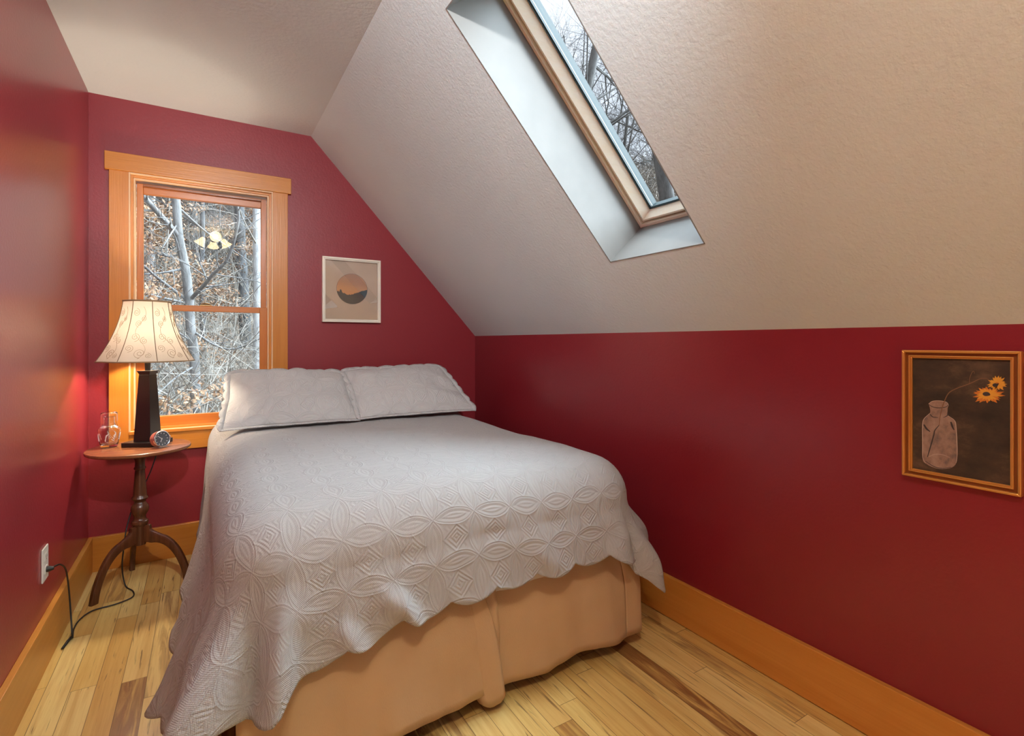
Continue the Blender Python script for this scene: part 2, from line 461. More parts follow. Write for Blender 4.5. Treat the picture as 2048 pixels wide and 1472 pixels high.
# skylight openings in slope distance / y
SKD0 = (Vector((0.718, 0, 2.356)) - Vector((XB, 0, ZC))).dot(SDn)
SKD1 = (Vector((1.475, 0, 1.538)) - Vector((XB, 0, ZC))).dot(SDn)
SKY = [(1.150, 1.626), (-2.45, -0.75)]  # second opening, behind the camera, is added to bring in more daylight
DEPTH = 0.25
m = MB()
TH = DEPTH
def slab(m, d0, d1, y0, y1, n0, n1):
    c = [slope_pt(d, y, n) for d in (d0, d1) for y in (y0, y1) for n in (n0, n1)]
    b = len(m.v); m.v.extend(c)
    for f in ((0, 1, 3, 2), (4, 6, 7, 5), (0, 4, 5, 1), (2, 3, 7, 6), (0, 2, 6, 4), (1, 5, 7, 3)): m.f.append(tuple(b + i for i in f))
    return m
ys = [YR - T, SKY[1][0], SKY[1][1], SKY[0][0], SKY[0][1], YB + T]
for i in range(5):
    if i in (1, 3):
        slab(m, 0, SKD0, ys[i], ys[i + 1], 0, TH); slab(m, SKD1, SLEN + 0.12, ys[i], ys[i + 1], 0, TH)
    else: slab(m, 0, SLEN + 0.12, ys[i], ys[i + 1], 0, TH)
struct(m.build('ceiling_slope', 'ceil'), 'sloping greige ceiling with orange peel texture')
SLAB_CEIL = True
# skylight: white shaft lining, pine frame, glass
def skylight(idx, y0, y1):
    root = bpy.data.objects.new('window_%d' % (idx + 2), None); COL.objects.link(root); root.location = slope_pt((SKD0 + SKD1) / 2, (y0 + y1) / 2, DEPTH)
    root['kind'] = 'structure'; root['label'] = 'roof skylight with pine frame in a white shaft' if idx == 0 else 'added roof skylight behind the camera for extra daylight'
    e = 0.004; D0, D1 = SKD0, SKD1
    m = MB()
    slab(m, D0 - 0.0, D0 + e, y0, y1, -0.0015, DEPTH); slab(m, D1 - e, D1, y0, y1, -0.0015, DEPTH)
    slab(m, D0, D1, y0, y0 + e, -0.0015, DEPTH); slab(m, D0, D1, y1 - e, y1, -0.0015, DEPTH)
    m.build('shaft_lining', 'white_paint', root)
    def ring(inset0, inset1, n0, n1, name, mat, bevel=0.0):
        q = MB()
        slab(q, D0 + inset0, D0 + inset1, y0 + inset0, y1 - inset0, n0, n1); slab(q, D1 - inset1, D1 - inset0, y0 + inset0, y1 - inset0, n0, n1)
        slab(q, D0 + inset1, D1 - inset1, y0 + inset0, y0 + inset1, n0, n1); slab(q, D0 + inset1, D1 - inset1, y1 - inset1, y1 - inset0, n0, n1)
        return q.build(name, mat, root, bevel=bevel)
    ring(0.0, 0.018, DEPTH - 0.012, DEPTH + 0.09, 'outer_frame', 'pine', 0.001)
    ring(0.018, 0.026, DEPTH + 0.022, DEPTH + 0.09, 'frame_groove', 'pine_dark')
    # sash board: faces slanted towards the glass
    q = MB(); a0, a1 = 0.026, 0.054; n0, n1 = DEPTH - 0.002, DEPTH + 0.045
    def rect(i, n): return [slope_pt(D0 + i, y0 + i, n), slope_pt(D1 - i, y0 + i, n), slope_pt(D1 - i, y1 - i, n), slope_pt(D0 + i, y1 - i, n)]
    R = [rect(a0, n1 + 0.02), rect(a0, n0), rect(a0 + 0.008, n0 - 0.001), rect(a1, n1), rect(a1, n1 + 0.02)]
    for a, b in zip(R, R[1:]):
        for k in range(4):
            l = (k + 1) % 4; bb = len(q.v); q.v.extend([a[k], a[l], b[l], b[k]]); q.f.append((bb, bb + 1, bb + 2, bb + 3))
    q.build('sash', 'pine', root)
    ring(0.054, 0.056, DEPTH + 0.040, DEPTH + 0.05, 'gasket', 'gasket'); ring(0.0565, 0.0595, DEPTH + 0.046, DEPTH + 0.056, 'glass_spacer', 'spacer'); ring(0.0595, 0.0605, DEPTH + 0.046, DEPTH + 0.056, 'gasket', 'gasket')
    q = MB(); slab(q, D0 + 0.05, D1 - 0.05, y0 + 0.05, y1 - 0.05, DEPTH + 0.057, DEPTH + 0.0575)
    q.v = q.v; g = MB(); g.v = rect(0.05, DEPTH + 0.057); g.f = [(0, 1, 2, 3)]
    g.build('pane', 'pane', root)
    ring(0.0, 0.05, DEPTH + 0.0575, DEPTH + 0.10, 'cladding', 'gasket')
    return root
skylight(0, *SKY[0]); skylight(1, *SKY[1])

# baseboards
BH, BT = 0.18, 0.02
struct(MB().box(XL + 0.0, XR, YB - BT, YB, 0.0, BH).build('baseboard_back', 'fir_x', bevel=0.002), 'fir baseboard on the back wall')
struct(MB().box(XL, XL + BT, YR, YB - BT, 0.0, BH).build('baseboard_left', 'fir_y', bevel=0.002), 'fir baseboard on the left wall')
struct(MB().box(XR - BT, XR, YR, YB - BT, 0.003, BH).build('baseboard_right', 'fir_y', bevel=0.002), 'fir baseboard on the right wall')

# ---------------------------------------------------------------- double-hung window
win = bpy.data.objects.new('window_1', None); COL.objects.link(win); win.location = ((WX0 + WX1) / 2, YB, WZ0)
struct(win, 'double-hung window with fir casing behind the lamp')
y = YB
MB().box(-0.445, 0.463, y - 0.026, y, 2.112, 2.207).build('head_casing', 'fir_x', win, bevel=0.002)
MB().box(-0.427, WX0, y - 0.02, y, 0.60, 2.112).build('side_casing', 'fir_z', win, bevel=0.0015)
MB().box(WX1, 0.444, y - 0.02, y, 0.60, 2.112).build('side_casing', 'fir_z', win, bevel=0.0015)
MB().box(WX0, WX1, y - 0.02, y, 0.60, WZ0 - 0.012).build('apron', 'fir_x', win, bevel=0.0015)
MB().box(WX0 - 0.0, WX1 + 0.0, y - 0.028, y + 0.03, WZ0 - 0.012, WZ0 + 0.006).build('stool', 'fir_x', win, bevel=0.002)
def ringbox(x0, x1, z0, z1, w, y0, y1, name, mx, mz, wb=None, bevel=0.001):
    wb = w if wb is None else wb
    q = MB().box(x0, x0 + w, y0, y1, z0, z1).box(x1 - w, x1, y0, y1, z0, z1); o = q.build(name, mz, win, bevel=bevel)
    q = MB().box(x0 + w, x1 - w, y0, y1, z1 - w, z1).box(x0 + w, x1 - w, y0, y1, z0, z0 + wb); q.build(name.replace('stile', 'rail'), mx, win, bevel=bevel)
    return o
ringbox(WX0 - 0.001, WX1 + 0.001, WZ0, WZ1 + 0.001, 0.007, y - 0.022, y + 0.004, 'lip_stile', 'pale_wood', 'pale_wood')
ringbox(WX0, WX1, WZ0, WZ1, 0.018, y + 0.0, y + T, 'jamb_stile', 'fir_x', 'fir_z')
ringbox(WX0 + 0.018, WX1 - 0.018, WZ0 + 0.0, WZ1 - 0.018, 0.008, y + 0.008, y + 0.03, 'stop_stile', 'pale_wood', 'pale_wood', bevel=0.001)
ZM0, ZM1 = 1.374, 1.410     # meeting rail
sx0, sx1 = WX0 + 0.026, WX1 - 0.026
def sash(z0, z1, wt, wb, ww, y0, y1):
    for a, b in ((sx0, sx0 + ww), (sx1 - ww, sx1)):
        MB().box(a, b, y0, y1, z0, z1).build('sash_stile', 'sash_z', win, bevel=0.002)
    MB().box(sx0 + ww, sx1 - ww, y0, y1, z1 - wt, z1).build('sash_rail', 'sash_x', win, bevel=0.002)
    MB().box(sx0 + ww, sx1 - ww, y0, y1, z0, z0 + wb).build('sash_rail', 'sash_x', win, bevel=0.002)
    g = MB(); yy = (y0 + y1) / 2
    g.v = [Vector((sx0 + ww - 0.004, yy, z0 + wb - 0.004)), Vector((sx1 - ww + 0.004, yy, z0 + wb - 0.004)), Vector((sx1 - ww + 0.004, yy, z1 - wt + 0.004)), Vector((sx0 + ww - 0.004, yy, z1 - wt + 0.004))]
    g.f = [(0, 1, 2, 3)]; g.build('pane', 'pane', win)
sash(WZ0 + 0.012, ZM1, 0.034, 0.062, 0.040, y + 0.030, y + 0.062)           # lower, inner
sash(ZM0 + 0.004, WZ1 - 0.030, 0.055, 0.034, 0.030, y + 0.068, y + 0.100)   # upper, outer
MB().box(sx0 + 0.03, sx1 - 0.03, y + 0.045, y + 0.068, WZ1 - 0.048, WZ1 - 0.043).build('sash_groove', 'walnut_top', win)
# sash lock
lk = MB().box(0.012 - 0.03, 0.012 + 0.03, y + 0.034, y + 0.056, ZM1, ZM1 + 0.006)
lk.tube([(-0.012, y + 0.045, ZM1 + 0.008), (0.01, y + 0.042, ZM1 + 0.014), (0.036, y + 0.038, ZM1 + 0.009)], [0.006, 0.007, 0.004], 8)
lk.build('sash_lock', 'brass', win, bevel=0.001)

# ---------------------------------------------------------------- bed
BX0, BX1, BY0, BY1 = 0.02, 1.50, 1.45, 3.375
BZT = 0.735
bed = thing('bed', (0.76, 2.4, 0.0), 'full size bed with tan skirt against the red walls', 'bed')
MB().box(BX0 + 0.06, BX1 - 0.055, BY0 + 0.06, BY1 - 0.01, 0.47, BZT - 0.03).build('mattress', 'ticking', bed, bevel=0.075)
MB().box(BX0 + 0.05, BX1 - 0.04, BY0 + 0.05, BY1 - 0.01, 0.23, 0.468).build('box_spring', 'ticking', bed, bevel=0.02)
MB().box(BX0 + 0.06, BX1 - 0.05, BY0 + 0.06, BY1 - 0.02, 0.18, 0.229).build('bed_frame', 'black', bed)
for lx in (BX0 + 0.15, BX1 - 0.15):
    for ly in (BY0 + 0.25, BY1 - 0.15):
        MB().lathe([(0.022, 0), (0.022, 0.06), (0.015, 0.06), (0.015, 0.18)], (lx, ly, 0), 16).build('leg', 'black', bed, smooth='auto')
# skirt: one sheet round three sides with a box pleat in the middle of the foot and split corners
def skirt_panel(path, zb, wav=0.006, seed=0, flare=0.02, name='bed_skirt', shear=0.0):
    """path: list of (x, y, nx, ny) along the top; zb(s) bottom height"""
    rows = []; L = [0]
    for a, b in zip(path, path[1:]): L.append(L[-1] + math.hypot(b[0] - a[0], b[1] - a[1]))
    NR = 16
    for r in range(NR + 1):
        w = r / NR; row = []
        for (x, yy, nx, ny), s in zip(path, L):
            z = lerp(0.468, zb(s), w)
            o = flare * w + wav * w * (noise.noise(Vector((s * 5.5, seed * 3.1, w * 0.6))) * 2.2 + noise.noise(Vector((s * 16, seed * 1.7, w))) * 0.9)
            o -= 0.045 * (1 - smst(0.0, 0.6, w))
            row.append((x + nx * o + shear * (w - 1) , yy + ny * o, z))
        rows.append(row)
    q = MB().grid(rows)
    o = q.build(name, 'skirt', bed, smooth=True)
    md = o.modifiers.new('th', 'SOLIDIFY'); md.thickness = 0.0016
    return o
def line_path(x0, y0, x1, y1, n, nx, ny):
    return [(lerp(x0, x1, k / n), lerp(y0, y1, k / n), nx, ny) for k in range(n + 1)]
PX = 0.825
fy = BY0 + 0.024
def zbf(s): return 0.052 + 0.018 * noise.noise(Vector((s * 3.0, 2.2, 0))) + 0.004 * math.sin(s * 19)
skirt_panel(line_path(BX0 + 0.05, fy, PX + 0.012, fy - 0.012, 70, 0, -1), lambda s: zbf(s) + 0.010 * smst(0.55, 0.70, s) - 0.012 * smst(0.70, 0.80, s), 0.020, 1)
rp = line_path(PX - 0.03, fy + 0.006, BX1 - 0.012, fy, 60, 0, -1)
skirt_panel(rp, lambda s: 0.050 + 0.030 * math.sin(min(1, max(0, (s - 0.02) / 0.62)) * PI) ** 2 * smst(0.2, 0.6, s) + 0.004 * math.sin(s * 21), 0.012, 2)
# narrow tail of the middle pleat
tq = [(PX - 0.058, fy + 0.004), (PX - 0.052, fy - 0.008), (PX - 0.004, fy - 0.020), (PX + 0.012, fy - 0.018), (PX + 0.016, fy + 0.006)]
tp = []
for i_, (a_, b_) in enumerate(zip(tq, tq[1:])):
    for k in range(5): tp.append((lerp(a_[0], b_[0], k / 5), lerp(a_[1], b_[1], k / 5), (-0.3, 0.0, 0.2, 0.5)[i_], (-0.3, -0.9, -1.0, -0.5)[i_]))
tp.append((tq[-1][0], tq[-1][1], 0.5, -0.4))
skirt_panel(tp, lambda s: 0.040 - 0.02 * math.sin(min(1, s / 0.075) * PI), 0.008, 3, 0.034, 'skirt_pleat', 0.05)
skirt_panel(line_path(BX0 + 0.02, fy + 0.01, BX0 + 0.02, BY1 - 0.02, 90, -1, 0), lambda s: 0.055 + 0.008 * math.sin(s * 9), 0.010, 4)
skirt_panel(line_path(BX1 - 0.028, fy + 0.01, BX1 - 0.028, BY1 - 0.02, 90, 1, 0), lambda s: 0.055 + 0.008 * math.sin(s * 9), 0.010, 5)
cp = catmull([(BX1 - 0.10, fy - 0.004, 0), (BX1 - 0.05, fy - 0.010, 0), (BX1 - 0.02, fy - 0.004, 0), (BX1 - 0.004, fy + 0.02, 0)], 6)
skirt_panel([(p.x, p.y, 0.2, -0.9) for p in cp], lambda s: 0.062 + 0.01 * s, 0.006, 6, 0.018, 'skirt_pleat')

# quilt -----------------------------------------------------------------------
def quilt():
    R = 0.165; rc = 0.175
    path = []   # (x, y, nx, ny, s, zone)
    def add(x, yy, nx, ny): path.append([x, yy, nx, ny])
    n = 110
    for k in range(n + 1): add(BX0, lerp(BY1, BY0 + rc, k / n), -1, 0)
    nc = 26
    for k in range(1, nc): 
        a = PI + (PI / 2) * k / nc; add(BX0 + rc + rc * math.cos(a), BY0 + rc + rc * math.sin(a), math.cos(a), math.sin(a))
    n2 = 190
    for k in range(n2 + 1): add(lerp(BX0 + rc, BX1 - rc, k / n2), BY0, 0, -1)
    for k in range(1, nc):
        a = -PI / 2 + (PI / 2) * k / nc; add(BX1 - rc + rc * math.cos(a), BY0 + rc + rc * math.sin(a), math.cos(a), math.sin(a))
    for k in range(n + 1): add(BX1, lerp(BY0 + rc, BY1, k / n), 1, 0)
    # arc coordinate measured on the hem (bigger radius at corners)
    S = [0.0]
    for a, b in zip(path, path[1:]):
        S.append(S[-1] + math.hypot(b[0] + b[2] * 0.12 - a[0] - a[2] * 0.12, b[1] + b[3] * 0.12 - a[1] - a[3] * 0.12))
    iL0, iL1 = n, n + nc; iR0 = n + nc + n2; iR1 = iR0 + nc
    sA, sB, sC, sD, sE = S[iL0], S[iL1], S[iR0], S[iR1], S[-1]
    def hem(s):
        tab = [(0, 0.20), (sA - 0.7, 0.185), (sA - 0.15, 0.17), (sA + (sB - sA) * 0.45, 0.21), (sB - 0.16, 0.262), (sB - 0.03, 0.292), (sB + 0.05, 0.335), (sB + 0.30, 0.385), (sB + 0.8, 0.402), (sC - 0.12, 0.405), (sC + 0.08, 0.385), (sC + 0.13, 0.30), (sC + 0.185, 0.250), (sC + 0.25, 0.29), (sC + 0.32, 0.365), (sC + 0.40, 0.385), (sD - 0.02, 0.375), (sD + 0.08, 0.40), (sD + 0.30, 0.36), (sE, 0.33)]
        z = interp(tab, s)
        per = 0.158
        sc = abs(math.sin(PI * (s - sB + 0.02) / per))
        return z + 0.018 - 0.030 * sc ** 0.75
    # flare (outward) at the hem
    def flare(s):
        return interp([(0, 0.03), (sA - 1.2, 0.05), (sA - 0.4, 0.105), (sA - 0.05, 0.135), (sA + (sB - sA) * 0.5, 0.10), (sB, 0.045), (sB + 0.15, 0.03), (sB + 0.5, 0.022), (sC - 0.15, 0.02), (sC, 0.03), (sC + (sD - sC) * 0.5, 0.05), (sD, 0.052), (sD + 0.3, 0.04), (sE, 0.03)], s)
    cL, cR = sB - sA, sD - sC
    G = [  # folds: centre s at hem, drift of centre towards the top, width, amplitude
        (sA + cL * 0.46, 0.02, 0.042, 0.038), (sB - 0.140, 0.0, 0.036, -0.040), (sB - 0.045, 0.02, 0.040, 0.042), (sB + 0.060, 0.05, 0.045, -0.022),
        (sA + cL * 0.16, 0.0, 0.035, -0.02), (sA - 0.12, 0.05, 0.05, 0.018), (sA - 0.45, 0.05, 0.08, 0.014), (sA - 0.85, 0.0, 0.09, 0.012),
        (sB + 0.17, -0.20, 0.050, 0.016), (sB + 0.33, -0.14, 0.042, 0.020), (sB + 0.42, -0.14, 0.05, -0.012), (sB + 0.60, -0.12, 0.06, 0.010), (sB + 0.85, -0.05, 0.07, 0.008), (sC + 0.02, 0.02, 0.05, 0.014),
        (sC + 0.110, 0.0, 0.020, -0.030), (sC + 0.185, 0.0, 0.034, 0.030), (sC + 0.275, 0.0, 0.024, -0.030), (sC + 0.365, 0.0, 0.030, 0.020), (sD + 0.08, 0, 0.03, -0.01), (sD + 0.3, 0, 0.06, 0.02), (sD + 0.7, 0, 0.06, 0.02)]
    def fold(s, w):
        t = 0
        for c, dr, wd, am in G: t += am * math.exp(-((s - c - dr * (1 - w)) / wd) ** 2)
        return t * 1.9 * smst(0.0, 0.85, w)
    def ztop(x, yy):
        z = BZT
        cx = (x - 0.76) / 0.74; z += 0.018 * (1 - cx * cx) 
        z += 0.040 * smst(2.92, 3.15, yy)
        z += 0.009 * noise.noise(Vector((x * 2.4, yy * 2.4, 1.0))) + 0.002 * noise.noise(Vector((x * 9, yy * 7, 4.0)))
        return z
    rows = []; uvr = []
    NI, NA, ND = 26, 10, 34
    for i in range(NI + 1):       # inner top
        t = i / NI; row = []; ur = []
        for (x, yy, nx, ny) in path:
            ex, ey = x - nx * R, yy - ny * R
            qx, qy = 0.76, max(2.15, min(BY1, ey + 0.0))
            if abs(ny) < 0.5: qy = ey if ey > 2.15 else 2.15
            px, py = lerp(qx, ex, t), lerp(qy, ey, t)
            row.append((px, py, ztop(px, py))); ur.append((px, py))
        rows.append(row); uvr.append(ur)
    for i in range(1, NA + 1):
        a = (PI / 2) * i / NA; row = []; ur = []
        for (x, yy, nx, ny) in path:
            ex, ey = x - nx * R, yy - ny * R; z0 = ztop(ex, ey)
            row.append((ex + nx * R * math.sin(a), ey + ny * R * math.sin(a), z0 - R * (1 - math.cos(a)))); ur.append((ex + nx * R * a, ey + ny * R * a))
        rows.append(row); uvr.append(ur)
    for i in range(1, ND + 1):
        w = i / ND; row = []; ur = []
        for (x, yy, nx, ny), s in zip(path, S):
            ex, ey = x - nx * R, yy - ny * R; z0 = ztop(ex, ey) - R; zh = hem(s)
            z = lerp(z0, zh, w)
            o = flare(s) * (w ** 1.5) + fold(s, w) + 0.003 * noise.noise(Vector((s * 9, w * 4, 3))) + 0.030 * smst(0.0, 0.9, w) * noise.noise(Vector((s * 4.2 - w * 1.3, w * 0.8, 8.5)))
            for q0, q1 in ((sA, sB), (sC, sD)):
                c_ = (s - (q0 + q1) / 2) / ((q1 - q0) / 2 + 0.05)
                if abs(c_) < 1: o += 0.052 * math.cos(c_ * PI / 2) ** 2 * smst(0.0, 0.7, w)
            lo = 0.004 + 0.018 * w
            if o < lo + 0.012: o = lerp(o, lo + 0.012 * math.exp((o - lo - 0.012) / 0.012), smst(0, 0.35, w))
            if s > sD: o = min(o, 0.10)
            L = (z0 - z)
            tx, ty = -ny, nx
            row.append((x + nx * o, yy + ny * o, z)); ur.append((ex + nx * (R * PI / 2 + L), ey + ny * (R * PI / 2 + L)))
        rows.append(row); uvr.append(ur)
    q = MB().grid(rows); uv = [u for r in uvr for u in r]
    o = q.build('quilt', 'quilt', None, smooth=True, uvf=uv)
    md = o.modifiers.new('th', 'SOLIDIFY'); md.thickness = 0.004; md.offset = 1
    import bmesh
    bm_ = bmesh.new(); bm_.from_mesh(o.data); bmesh.ops.remove_doubles(bm_, verts=bm_.verts, dist=2e-4)
    bmesh.ops.dissolve_degenerate(bm_, dist=1e-5, edges=bm_.edges); bm_.to_mesh(o.data); bm_.free()
    link_props(o, 'white matelasse quilt with scalloped hem spread over the bed', 'quilt')
    return o
quilt()

# pillows ------------------------------------------------------------------------
def pillow(name, xb0, xb1, xt0, xt1, label, seed, ytop=3.25, lift=0.0):
    NU, NV = 60, 40
    root = thing(name, ((xb0 + xb1) / 2, 3.0, 0.79), label, 'pillow', 'quilted pillows at the head of the bed')
    B = Vector((0, 2.895, 0.762 + lift * 0.4)); Tp = Vector((0, ytop, 1.012 + lift)); 
    up = (Tp - B); h = up.length; upn = up.normalized(); nf = Vector((0, -upn.z, upn.y))   # towards the front/up
    def P(u, v, side):       # u, v in -1..1
        x = lerp(lerp(xb0, xb1, (u + 1) / 2), lerp(xt0, xt1, (u + 1) / 2), (v + 1) / 2)
        # corners pull in a little
        x -= u * 0.012 * (1 - abs(v)) 
        c = B + up * ((v + 1) / 2)
        c = c + nf * (-0.030 * (1 - ((v + 1) / 2)) * 0 + 0.0)
        th = (max(0, 1 - abs(u) ** 3.2) ** 0.55) * (max(0, 1 - abs(v) ** 2.6) ** 0.6)
        fr, bk = 0.085, 0.050
        wr = noise.noise(Vector((u * 2.2 + seed, v * 1.8, seed * 1.3))) * 0.020 + noise.noise(Vector((u * 6 + seed, v * 3 - u * 3, seed * 2.3))) * 0.009
        edge = smst(1.0, 0.55, abs(u))
        wr += 0.008 * math.sin(v * 9 + u * 4 + seed) * (1 - edge) * th
        sag = 0.012 * math.cos(u * PI * 0.5 + seed) * smst(0.3, 1.0, v)
        p = Vector((x, c.y, c.z)) + upn * (sag + 0.010 * noise.noise(Vector((u * 3, seed, 0))) * smst(0.5, 1, v))
        return p + nf * ((th * fr + wr * th) if side > 0 else -(th * bk))
    def mapc(t): return math.sin(t * PI / 2)
    rows = []; uvs = []
    for j in range(NV + 1):
        v = mapc(-1 + 2 * j / NV); rows.append([P(mapc(-1 + 2 * i / NU), v, 1) for i in range(NU + 1)]); uvs += [(mapc(-1 + 2 * i / NU) * 0.34 + seed, v * 0.22) for i in range(NU + 1)]
    q = MB().grid(rows)
    rows = []
    for j in range(NV + 1):
        v = mapc(-1 + 2 * j / NV); rows.append([P(mapc(1 - 2 * i / NU), v, -1) for i in range(NU + 1)]); uvs += [(mapc(1 - 2 * i / NU) * 0.34, v * 0.22) for i in range(NU + 1)]
    q.grid(rows)
    q.build('cushion', 'sham', root, smooth=True, uvf=uvs)
    # scalloped flange
    per = []; N = 60
    for k in range(N): per.append((-1 + 2 * k / N, -1, 0, -1))
    for k in range(N): per.append((1, -1 + 2 * k / N, 1, 0))
    for k in range(N): per.append((1 - 2 * k / N, 1, 0, 1))
    for k in range(N): per.append((-1, 1 - 2 * k / N, -1, 0))
    r0, r1 = [], []; uf0, uf1 = [], []
    for k, (u, v, a, b) in enumerate(per):
        m_ = k % N; cor = max(0, 1 - min(m_, N - m_) / 3.0)
        base = P(u * 0.985, v * 0.985, 1); rr = 0.020 + 0.012 * abs(math.sin(PI * k / 10)) ** 0.7
        prv, nxt = per[k - 1], per[(k + 1) % len(per)]
        d = Vector((a, b)) if m_ else (Vector((a, b)) + Vector((per[k - 1][2], per[k - 1][3])))
        d = Vector((d.x, d.y))
        if d.length: d.normalize()
        curl = 0.006 * noise.noise(Vector((k * 0.21, seed, 0))) + (0.004 if b < 0 else 0)
        down = rr * (0.55 if b < -0.5 else 1.0)
        p1 = Vector((base.x + d.x * rr, base.y, base.z)) + upn * (d.y * down) + nf * curl
        if b < -0.5: p1 = Vector((p1.x, base.y - rr * 1.0, max(0.760 + 0.004 * math.sin(k * 0.6), base.z - 0.004)))
        r0.append(base); r1.append(p1); uf0.append((u * 0.34, v * 0.22)); uf1.append((u * 0.36, v * 0.25))
    q = MB().grid([r0, r1], True); o = q.build('flange', 'sham', root, smooth=True, uvf=uf0 + uf1)
    md = o.modifiers.new('th', 'SOLIDIFY'); md.thickness = 0.005; md.offset = 0
    return root
pillow('pillow', 0.075, 0.745, 0.125, 0.735, 'left white quilted pillow leaning under the window', 1.0)
pillow('pillow', 0.752, 1.475, 0.742, 1.395, 'right white quilted pillow leaning against the plain red wall', 4.3, 3.26, 0.012)

# ---------------------------------------------------------------- nightstand
TC = Vector((-0.27, 3.12, 0)); TZ = 0.68
ns = thing('pedestal_table', TC, 'round dark wood pedestal table with three curved legs beside the bed', 'table')
rt = 0.216
MB().lathe([(0.0, TZ - 0.018), (rt - 0.008, TZ - 0.018), (rt - 0.002, TZ - 0.014), (rt, TZ - 0.008), (rt - 0.001, TZ - 0.002), (rt - 0.004, TZ), (0.0, TZ)], TC, 96, cap=False).build('tabletop', 'walnut_top', ns, smooth='auto')
k_ = 0.82
prof = [(0.0, 0.195), (0.028, 0.195), (0.031, 0.205), (0.031, 0.286), (0.033, 0.290), (0.040, 0.298), (0.042, 0.306), (0.040, 0.314), (0.034, 0.318), (0.030, 0.326), (0.028, 0.336), (0.033, 0.346), (0.041, 0.358), (0.0445, 0.372), (0.041, 0.388), (0.032, 0.398), (0.027, 0.406), (0.029, 0.414), (0.036, 0.420), (0.041, 0.426), (0.038, 0.433), (0.034, 0.437), (0.033, 0.45), (0.030, 0.49), (0.0255, 0.545), (0.024, 0.566), (0.029, 0.571), (0.029, 0.577), (0.0245, 0.582), (0.024, 0.60), (0.026, 0.618), (0.034, 0.628), (0.037, 0.640), (0.034, 0.645), (0.036, 0.662), (0.0, 0.662)]
prof = [(r * k_ * 1.05, z) for r, z in prof]
MB().lathe(prof, TC, 40, cap=False).build('column', 'walnut', ns, smooth='auto')
for ang in (222, 104, 340):
    a = math.radians(ang); dx, dy = math.cos(a), math.sin(a); px_, py_ = -dy, dx
    top = catmull([(0.024, 0.292, 0), (0.046, 0.292, 0), (0.050, 0.268, 0), (0.085, 0.245, 0), (0.130, 0.222, 0), (0.170, 0.178, 0), (0.200, 0.120, 0), (0.222, 0.055, 0), (0.232, 0.0, 0)], 5)
    bot = catmull([(0.024, 0.205, 0), (0.042, 0.202, 0), (0.052, 0.200, 0), (0.085, 0.198, 0), (0.118, 0.180, 0), (0.148, 0.146, 0), (0.172, 0.100, 0), (0.190, 0.048, 0), (0.198, 0.0, 0)], 5)
    q = MB(); rows = []
    for t, b in zip(top, bot):
        hw = 0.0135 if t.x < 0.06 else 0.012
        ring = []
        for (c, sgn, s2) in ((t, 1, 0.75), (t, 1, 1.0), (b, -1, 1.0), (b, -1, 0.75)): pass
        mid = (t + b) / 2; hv = (t - b) / 2
        for ang2 in range(12):
            ca, sa = math.cos(2 * PI * ang2 / 12), math.sin(2 * PI * ang2 / 12)
            sx = (abs(ca) ** 0.5) * (1 if ca > 0 else -1); sy = (abs(sa) ** 0.5) * (1 if sa > 0 else -1)
            w = mid + hv * sx; off = sy * hw
            ring.append((TC.x + dx * w.x + px_ * off, TC.y + dy * w.x + py_ * off, max(0.0005, w.y)))
        rows.append(ring)
    q.grid(rows, True); n0 = len(rows); q.f.append(tuple(range(12))[::-1]); q.f.append(tuple((n0 - 1) * 12 + i for i in range(12)))
    q.build('leg', 'walnut', ns, smooth='auto')

# ---------------------------------------------------------------- table lamp
LC = Vector((-0.242, 3.165, TZ)); LA = math.radians(-30)
lamp = thing('table_lamp', LC, 'black obelisk table lamp with cream bell shade on the round table', 'lamp', rotz=LA)
RM = Matrix.Translation(LC) @ Matrix.Rotation(LA, 4, 'Z')
def frustum(q, h0, h1, a, b):
    bb = len(q.v)
    for h, z in ((h0, a), (h1, b)):
        for sx, sy in ((-1, -1), (1, -1), (1, 1), (-1, 1)): q.v.append(RM @ Vector((sx * h, sy * h, z)))
    q.f += [(bb, bb + 3, bb + 2, bb + 1), (bb + 4, bb + 5, bb + 6, bb + 7)] + [(bb + i, bb + (i + 1) % 4, bb + 4 + (i + 1) % 4, bb + 4 + i) for i in range(4)]
    return q
frustum(MB(), 0.077, 0.077, 0.0005, 0.022).build('base', 'black_wood', lamp, bevel=0.002)
q = frustum(MB(), 0.042, 0.027, 0.022, 0.355); frustum(q, 0.025, 0.034, 0.355, 0.375); q.build('column', 'black_wood', lamp, bevel=0.0015)
q = MB().lathe([(0.0, 0.376), (0.012, 0.376), (0.014, 0.44), (0.019, 0.445), (0.019, 0.49), (0.0, 0.49)], LC, 20, cap=False); q.build('socket', 'black_wood', lamp, smooth='auto')
# bulb
bm = Mat('lit_bulb'); bm.b.inputs['Emission Color'].default_value = (*WARM, 1); bm.b.inputs['Emission Strength'].default_value = 12
MB().lathe([(0.001, 0.49), (0.014, 0.492), (0.016, 0.51), (0.028, 0.54), (0.031, 0.558), (0.026, 0.58), (0.012, 0.592), (0.001, 0.594)], LC, 20, cap=False).build('bulb', bm.m, lamp, smooth=True)
add_light('lamp_bulb_light', 'POINT', LC + Vector((0, 0, 0.558)), LAMP_POWER, WARM, shadow_soft_size=0.036).parent = None
